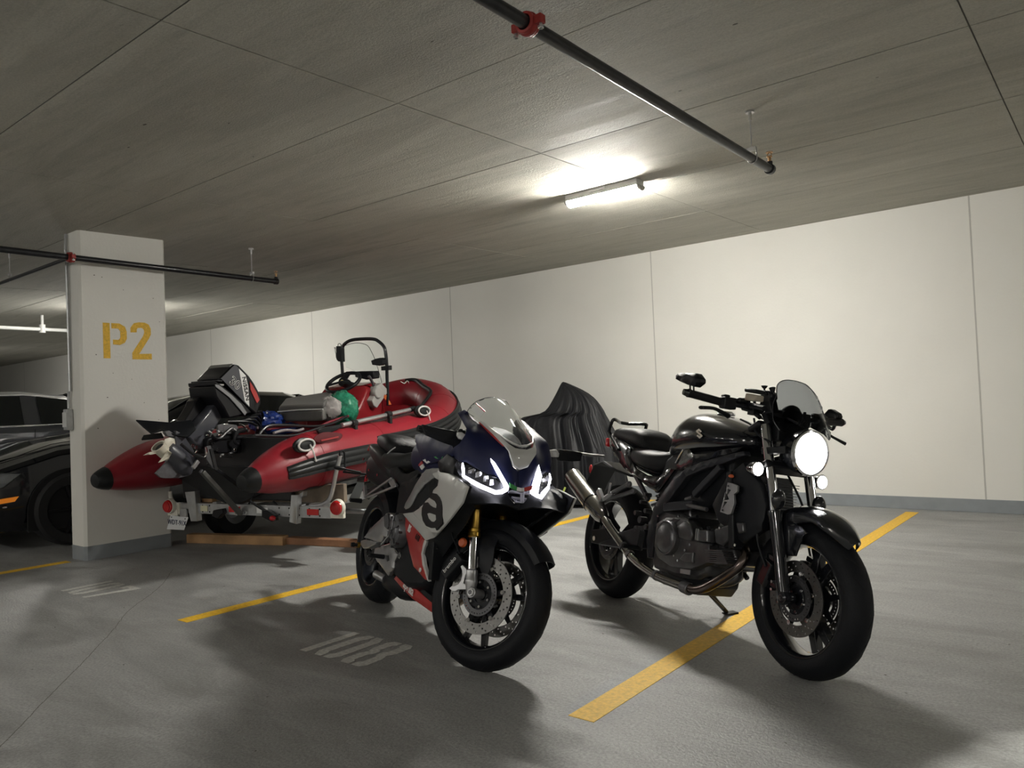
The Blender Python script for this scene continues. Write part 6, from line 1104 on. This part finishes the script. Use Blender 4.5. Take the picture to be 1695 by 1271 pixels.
for pts in ([(-.03,-.399,.49),(-.03,-.462,.491),(-.03,-.441,.271),(-.03,-.371,.285)],[(-.03,.752,.495),(-.03,.635,.502),(-.03,.62,.259),(-.03,.695,.256)]):
    Q('upright_channel',M_gal,lambda mb:(mb.slab(pts,(.012,0,0)),mb.slab([V(q)+V((.0,0,0)) for q in (pts[1],V(pts[1])+V((.05,0,0)),V(pts[2])+V((.05,0,0)),pts[2])],(0,.006,0))),bev=.002)
Q('bunk_bracket',M_gal,lambda mb:mb.slab([(0,-.449,.493),(0,-.492,.515),(0,-.483,.477),(0,-.44,.46)],(.05,0,0)),bev=.002)
Q('bunk_board',M_wood2,lambda mb:mb.loft([[(.12,y,z) for y,z in ((.62,.50),(-.78,.56),(-.78,.42),(.62,.40))],[(.16,y,z) for y,z in ((.62,.50),(-.78,.56),(-.78,.42),(.62,.40))]]),bev=.004)
Q('bunk_board',M_wood,lambda mb:mb.box((.10,.62,.43),(.05,.12,.06)),bev=.004)
Q('keel_rail',M_gal,lambda mb:(mb.bar((.05,.58,.50),(.10,-.12,.52),.05,.02),),bev=.002)
for s in(-1,1):
    Q('frame_rail',M_gal,lambda mb:mb.bar((0,.45*s,.38),(2.6,.30*s,.40),.05,.07),bev=.004)
    Q('hull_bunk',M_rub,lambda mb:mb.bar((.2,.40*s,.43),(2.4,.38*s,.54),.09,.06),bev=.01)
    for xx in (.5,1.5,2.3): Q('bunk_post',M_gal,lambda mb:mb.bar((xx,.40*s,.38),(xx,.40*s,.52+.04*(xx-.5)),.04,.04),bev=.003)
    tyc=V((.70,1.02*s if s>0 else -.98,.265))
    ty=Q('trailer_wheel',M_tyre,lambda mb:mb.lathe([(.15,-.075),(.20,-.085),(.25,-.082),(.265,-.05),(.267,0),(.265,.05),(.25,.082),(.20,.085),(.15,.075)],tyc,(0,1,0),48,closed=True))
    Q('wheel_rim',mat('grey steel rim',(.42,.43,.46),.4,.6),lambda mb:mb.lathe([(0,-.02),(.05,-.035),(.10,-.02),(.12,-.05),(.148,-.07),(.152,-.06),(.152,.06),(.12,.03),(0,.02)],tyc,(0,1,0),32),par=ty)
    Q('mudguard',M_gloss,lambda mb:mb.loft([[(tyc.x+.30*math.cos(t),tyc.y+dy,tyc.z+.30*math.sin(t)) for dy in(-.10,.10)]+[(tyc.x+.31*math.cos(t),tyc.y+dy,tyc.z+.31*math.sin(t)) for dy in(.10,-.10)] for t in [math.radians(20+14*i) for i in range(11)]]))
Q('axle',M_gal,lambda mb:mb.cyl((.70,-1.0,.265),(.70,1.0,.265),.022,n=12))
Q('drawbar',M_gal,lambda mb:mb.bar((1.8,0,.40),(3.35,0,.42),.07,.09),bev=.004)
Q('bow_post',M_gal,lambda mb:mb.bar((3.0,0,.42),(3.0,0,.98),.05,.07),bev=.004)
Q('jockey_stand',M_gal,lambda mb:(mb.cyl((3.2,.09,.03),(3.2,.09,.55),.025),mb.cyl((3.2,.06,.06),(3.2,.12,.06),.06)),bev=.003)
Q('motor_support_bar',mat('worn grey bar',(.16,.16,.15),.45,.6),lambda mb:mb.bar([(-.35,.178,.695)][0],[(-.02,.14,.329)][0],.045,.03),bev=.003)
Q('support_strut',M_matt,lambda mb:mb.bar([(-.2,.285,.749)][0],[(.05,.139,.494)][0],.035,.025),bev=.003)
Q('tie_strap',M_black,lambda mb:(mb.tube([(.02,.024,.494),(.02,.073,.426),(.02,.105,.391)],.008,6,flat=.4),mb.tube([(-.02,.031,.432),(-.02,-.057,.389),(-.02,-.13,.358)],.012,6,flat=.4),mb.tube([(.03,-.158,.429),(.03,-.208,.386)],.010,6)))
Q('strap_ratchet',M_mblk,lambda mb:(mb.loft([[(x,a[1],a[2]) for a in [(-.04,-.121,.372),(-.04,-.18,.368),(-.04,-.251,.331),(-.04,-.256,.294),(-.04,-.22,.285),(-.04,-.119,.317)]] for x in(-.06,-.015)]),),bev=.006)
Q('ratchet_grip',M_redl,lambda mb:mb.ell([(-.06,-.233,.314)][0],(.02,.03,.02)))
Q('wiring_plug',M_mblk,lambda mb:(mb.loft([[(x,a[1],a[2]) for a in [(-.03,.413,.357),(-.03,.317,.371),(-.03,.303,.337),(-.03,.368,.289),(-.03,.431,.31)]] for x in(-.05,0)]),),bev=.006)
Q('eye_bolt',M_zinc,lambda mb:[mb.lathe([(.012,-.003),(.018,-.003),(.018,.003),(.012,.003)],q,(1,0,0),16,closed=True) for q in [(-.02,.189,.338),(-.02,.096,.341)]])
# timbers chocked on the floor
def timber(label,pts,h,w_,m_):
    a,b=V(pts[0]),V(pts[1]); c=(a+b)/2; L=(b-a).length; an=math.atan2(b.y-a.y,b.x-a.x)
    o=MB().box((0,0,h/2),(L,w_,h)).build('timber',m_,None,bev=.004); o.location=(c.x,c.y,0); o.rotation_euler=(0,0,an); return tag(o,label,'timber')
tb_=[(-6.54,3.451,0),(-5.587,3.787,0),(-5.611,3.825,0),(-4.871,4.018,0)]
timber('pale timber block lying on the floor below the boat trailer, nearest the pillar',[V(tb_[0])+V((0,.04,0)),V(tb_[1])+V((0,.04,0))],.078,.085,M_wood)
timber('thinner reddish timber lying on the floor behind the rear wheel of the sport motorcycle',[V(tb_[2])+V((.01,.05,0)),V(tb_[3])+V((0,.05,0))],.058,.085,mat('reddish timber',(.34,.17,.09),.7,noise_=.25,nscale=7,bump=.2,bscale=60))
# ---------------------------------------------------------------- covered motorcycle by the wall
def cover(mb):
    lv=[(1.335,-4.85,-4.83,.01),(1.30,-4.87,-4.75,.04),(1.24,-4.90,-4.60,.08),(1.155,-4.95,-4.47,.13),(1.06,-5.0,-4.41,.17),(.985,-5.08,-4.37,.20),(.972,-5.42,-4.365,.21),(.90,-5.50,-4.33,.24),(.80,-5.52,-4.28,.27),(.62,-5.55,-4.20,.30),(.45,-5.57,-4.17,.33),(.25,-5.58,-4.15,.35),(.08,-5.58,-4.15,.36),(.0,-5.6,-4.13,.37)]
    n=180; rings=[]; apex=V((-4.84,6.95,1.335))
    for li,(z,x0,x1,dy) in enumerate(lv):
        cx_,rx=(x0+x1)/2,(x1-x0)/2; r=[]
        for j in range(n):
            a=2*PI*j/n; c_,s_=math.cos(a),math.sin(a); e=.8
            X=cx_+rx*math.copysign(abs(c_)**e,c_); Y=6.95+dy*math.copysign(abs(s_)**e,s_)
            am=.045*min(1,(1.34-z)*1.6); f=am*(.9-3.2*abs(noise.noise(V((c_*4.5+3,s_*4.5,z*.55)))))+am*.8*(.5-2*abs(noise.noise(V((c_*11,s_*11+7,z*1.6)))))
            d=V((X-cx_,Y-6.95,0)); d=d.normalized() if d.length>1e-6 else V((0,0,0))
            r.append((X+d.x*f,Y+d.y*f*1.3,max(0.003,z+.012*noise.noise(V((X*6,Y*6,z*4))))))
        rings.append(r)
    mb.loft(rings)
mb=MB(); cover(mb); M_tarp=mat('black nylon cover',(.0075,.008,.010),.55,bump=.5,bscale=22)
cv=mb.build('motorcycle_cover',M_tarp,None,angle=70,sub=1); cv['label']='black fabric cover draped to a point over a motorcycle against the back wall'; cv['category']='cover'
# strap hanging near it
s_=MB().patch([(-4.428,6.3,.259),(-4.409,6.3,.254),(-4.474,6.3,.131),(-4.495,6.3,.136)],th=.004,side=(0,-1,0),res=9).build('lashing_strap',mat('yellow green strap',(.45,.55,.12),.6),None); tag(s_,'yellow-green strap end hanging in front of the black cover','strap')
# ---------------------------------------------------------------- cars
def car(frame,label,col,st,fw,rw,glass_side,pill,roofx,rwheel=.33,wheelm=None,hl=None):
    t=thing('car',label,'car',frame=frame); cur[0]=t
    M_c=mat(label[:18]+' paint',col,.18,.35,coat=.9)
    M_g=mat(label[:18]+' glass',(.015,.018,.018),.04,coat=.3)
    def ring(x,w_,zb,z0,rw_,zr):
        h=[(w_*.90,zb),(w_*.985,zb+.12),(w_,(zb+z0)/2),(w_*.985,z0-.05),(w_*.94,z0),(rw_*1.0,zr-.06 if zr-z0>.12 else z0+.35*(zr-z0)),(rw_*.86,zr-.012 if zr-z0>.12 else z0+.8*(zr-z0)),(rw_*.4,zr)]
        return [(x,y,z) for y,z in h]+[(x,-y,z) for y,z in reversed(h)]
    body=Q('body',M_c,lambda mb:mb.loft([ring(*s) for s in st]),angle=28,sub=0)
    return t,M_c,M_g
M_ctyre=mat('car tyre',(.012,.012,.013),.7); M_crim=mat('black alloy rim',(.02,.02,.022),.35,.5)
def cwheel(x,y,s,r=.33):
    w_=Q('wheel',M_ctyre,lambda mb:mb.lathe([(.23,-.10),(r-.03,-.11),(r-.005,-.09),(r,0),(r-.005,.09),(r-.03,.11),(.23,.10)],(x,y,r),(0,1,0),48,closed=True))
    Q('alloy_rim',M_crim,lambda mb:(mb.lathe([(.225,s*.10),(.235,s*.10),(.235,-.08),(.22,-.08),(.21,s*.05)],(x,y,r),(0,1,0),40,closed=True),mb.cyl((x,y,r),(x,y+s*.08,r),.05),[mb.bar((x,y+s*.07,r),(x+.22*math.cos(a),y+s*.085,r+.22*math.sin(a)),.02,.04,up=(0,1,0)) for a in [2*PI*k/5 for k in range(5)]]),par=w_)
def arch(x,y,s,r=.37,z=.33):
    n=18; pts=[(x+r*math.cos(PI*k/n),y,z+r*math.sin(PI*k/n)) for k in range(n+1)]+[(x-r,y,.17),(x+r,y,.17)]
    Q('wheel_arch',M_dark2,lambda mb:mb.slab(pts,(0,-s*.02,0)))
CA=((-8.38000,5.20000,0.00000),(0.000000,1.000000,0.000000),(-1.000000,0.000000,0.000000),(0.000000,0.000000,1.000000))
ca,Mc,Mg=car(CA,'black parked car behind the P2 pillar with an amber side marker','0',[],0,0,0,0,0) if False else (None,None,None)
ca,Mc,Mg=car(CA,'black parked car behind the P2 pillar with an amber side marker',(.006,.007,.010),[(3.12,.55,.28,.50,.5,.54),(3.08,.72,.22,.60,.6,.64),(2.98,.80,.20,.68,.66,.72),(2.8,.86,.18,.74,.70,.80),(2.4,.895,.17,.86,.74,.93),(1.9,.90,.17,.91,.76,1.0),(1.58,.90,.17,.93,.76,1.03),(1.25,.90,.17,.94,.70,1.20),(.95,.90,.17,.945,.64,1.33),(.45,.90,.17,.95,.62,1.405),(-.2,.90,.17,.955,.62,1.38),(-.6,.90,.17,.955,.64,1.28),(-1.0,.89,.18,.95,.72,1.08),(-1.2,.88,.2,.94,.76,1.0),(-1.5,.82,.25,.90,.70,.95),(-1.58,.7,.35,.85,.6,.88)],0,0,0,0,0)
for s in(-1,1):
    for x in(2.3,-.55): arch(x,.905*s,s); cwheel(x,.83*s,s)
    Q('side_window',Mg,lambda mb:mb.slab([(1.42,.865*s,.985),(.95,.69*s,1.265),(.40,.655*s,1.33),(-.2,.655*s,1.31),(-.62,.69*s,1.2),(-.85,.80*s,1.0),(.3,.87*s,.985)],(0,-.01*s,0)))
    Q('headlight',M_lens,lambda mb:mb.patch([(2.70,.885*s,.688),(2.86,.85*s,.70),(3.04,.72*s,.66),(3.07,.66*s,.60),(2.98,.80*s,.54),(2.84,.86*s,.565)],th=.02,side=(.5,s,0),bulge=.02,bw=.05,res=.06))
    Q('headlight_bowl',mat('headlamp grey',(.20,.21,.22),.15,.8),lambda mb:mb.patch([(2.71,.875*s,.680),(2.86,.84*s,.69),(3.03,.71*s,.65),(3.06,.65*s,.60),(2.97,.79*s,.55),(2.84,.85*s,.575)],th=.02,side=(.5,s,0),bulge=.012,bw=.05,res=.06))
    Q('side_marker',mat('amber marker',(.85,.25,.02),.3,coat=.5,emit=.15,ecol=(1,.3,.02)),lambda mb:mb.slab([(2.735,.903*s,.488),(2.90,.885*s,.475),(2.93,.875*s,.43),(2.768,.905*s,.447)],(0,-.02*s,0)))
    Q('bumper_reflector',M_chrome,lambda mb:mb.ell((2.84,.895*s,.405),(.02,.006,.008)))
    Q('character_line',Mc,lambda mb:mb.tube([(2.87,.872*s,.80),(2.4,.905*s,.905),(1.9,.912*s,.925),(.2,.912*s,.93)],.006,6))
    Q('mirror',Mc,lambda mb:mb.ell((1.35,1.0*s,1.03),(.09,.11,.07)),bev=0)
    Q('sill_trim',M_chrome,lambda mb:mb.tube([(1.45,.868*s,.972),(.3,.874*s,.975),(-.85,.83*s,.985)],.006,6))
Q('windshield',Mg,lambda mb:mb.patch([(1.56,-.68,1.035),(1.56,.68,1.035),(.97,.56,1.335),(.97,-.56,1.335)],th=.006,side=(1,0,1),bulge=.05,bw=.4,res=.15))
Q('rear_window',Mg,lambda mb:mb.patch([(-.42,-.54,1.345),(-.42,.54,1.345),(-1.05,.62,1.065),(-1.05,-.62,1.065)],th=.006,side=(-1,0,1),bulge=.05,bw=.4,res=.15))
Q('grille',M_black,lambda mb:mb.box((3.10,0,.48),(.05,.8,.16)),bev=.02)
Q('hood_line',M_dark2,lambda mb:[mb.tube([(3.0,.62*s,.715),(2.4,.70*s,.915),(1.7,.72*s,1.0)],.003,6) for s in(-1,1)])
CB=((-10.45000,3.90000,0.00000),(0.000000,-1.000000,0.000000),(1.000000,0.000000,0.000000),(0.000000,0.000000,1.000000))
cb,Mc,Mg=car(CB,'dark grey parked car with chrome window trim at the far left edge',(.10,.105,.115),[(2.05,.6,.3,.5,.5,.55),(1.98,.78,.2,.66,.65,.72),(1.6,.86,.18,.86,.70,.92),(1.1,.88,.17,.98,.74,1.04),(.72,.88,.17,1.03,.74,1.10),(.3,.88,.17,1.05,.66,1.33),(-.15,.88,.17,1.06,.62,1.45),(-.6,.88,.17,1.065,.62,1.50),(-1.4,.88,.17,1.07,.62,1.48),(-2.0,.88,.18,1.07,.62,1.38),(-2.4,.86,.2,1.05,.68,1.16),(-2.6,.8,.28,1.0,.6,1.03)],0,0,0,0,0)
for s in(-1,1):
    for x in(1.25,-1.6): arch(x,.885*s,s); cwheel(x,.81*s,s)
    Q('side_window',Mg,lambda mb:mb.slab([(.40,.80*s,1.10),(.05,.665*s,1.36),(-.47,.64*s,1.425),(-.48,.83*s,1.105)],(0,-.01*s,0)))
    Q('side_window',Mg,lambda mb:mb.slab([(-.66,.83*s,1.105),(-.64,.64*s,1.43),(-1.3,.64*s,1.43),(-1.85,.66*s,1.36),(-2.0,.80*s,1.12)],(0,-.01*s,0)))
    Q('window_trim',M_chrome,lambda mb:mb.tube([(.45,.835*s,1.088),(-.6,.838*s,1.09),(-2.1,.83*s,1.10)],.010,6))
    Q('roof_trim',M_chrome,lambda mb:mb.tube([(.35,.66*s,1.30),(0,.64*s,1.39),(-.6,.63*s,1.445),(-1.4,.63*s,1.44),(-2.0,.64*s,1.36)],.007,6))
    Q('door_handle',M_chrome,lambda mb:mb.tube([(-.48,.885*s,.955),(-.42,.905*s,.962),(-.32,.905*s,.96),(-.27,.885*s,.955)],.011,8,sm=2))
    Q('door_gap',M_dark2,lambda mb:mb.tube([(-.57,.884*s,1.05),(-.57,.888*s,.6),(-.55,.884*s,.3)],.003,6))
    Q('mirror',Mc,lambda mb:mb.ell((.38,.98*s,1.12),(.08,.10,.07)))
    Q('headlight',M_lens,lambda mb:mb.patch([(1.62,.86*s,.84),(1.9,.78*s,.76),(2.0,.66*s,.68),(1.85,.82*s,.64)],th=.02,side=(.5,s,0),bulge=.02,bw=.05,res=.06))
Q('windshield',Mg,lambda mb:mb.patch([(.68,-.66,1.12),(.68,.66,1.12),(-.08,.54,1.455),(-.08,-.54,1.455)],th=.006,side=(1,0,1),bulge=.05,bw=.4,res=.15))
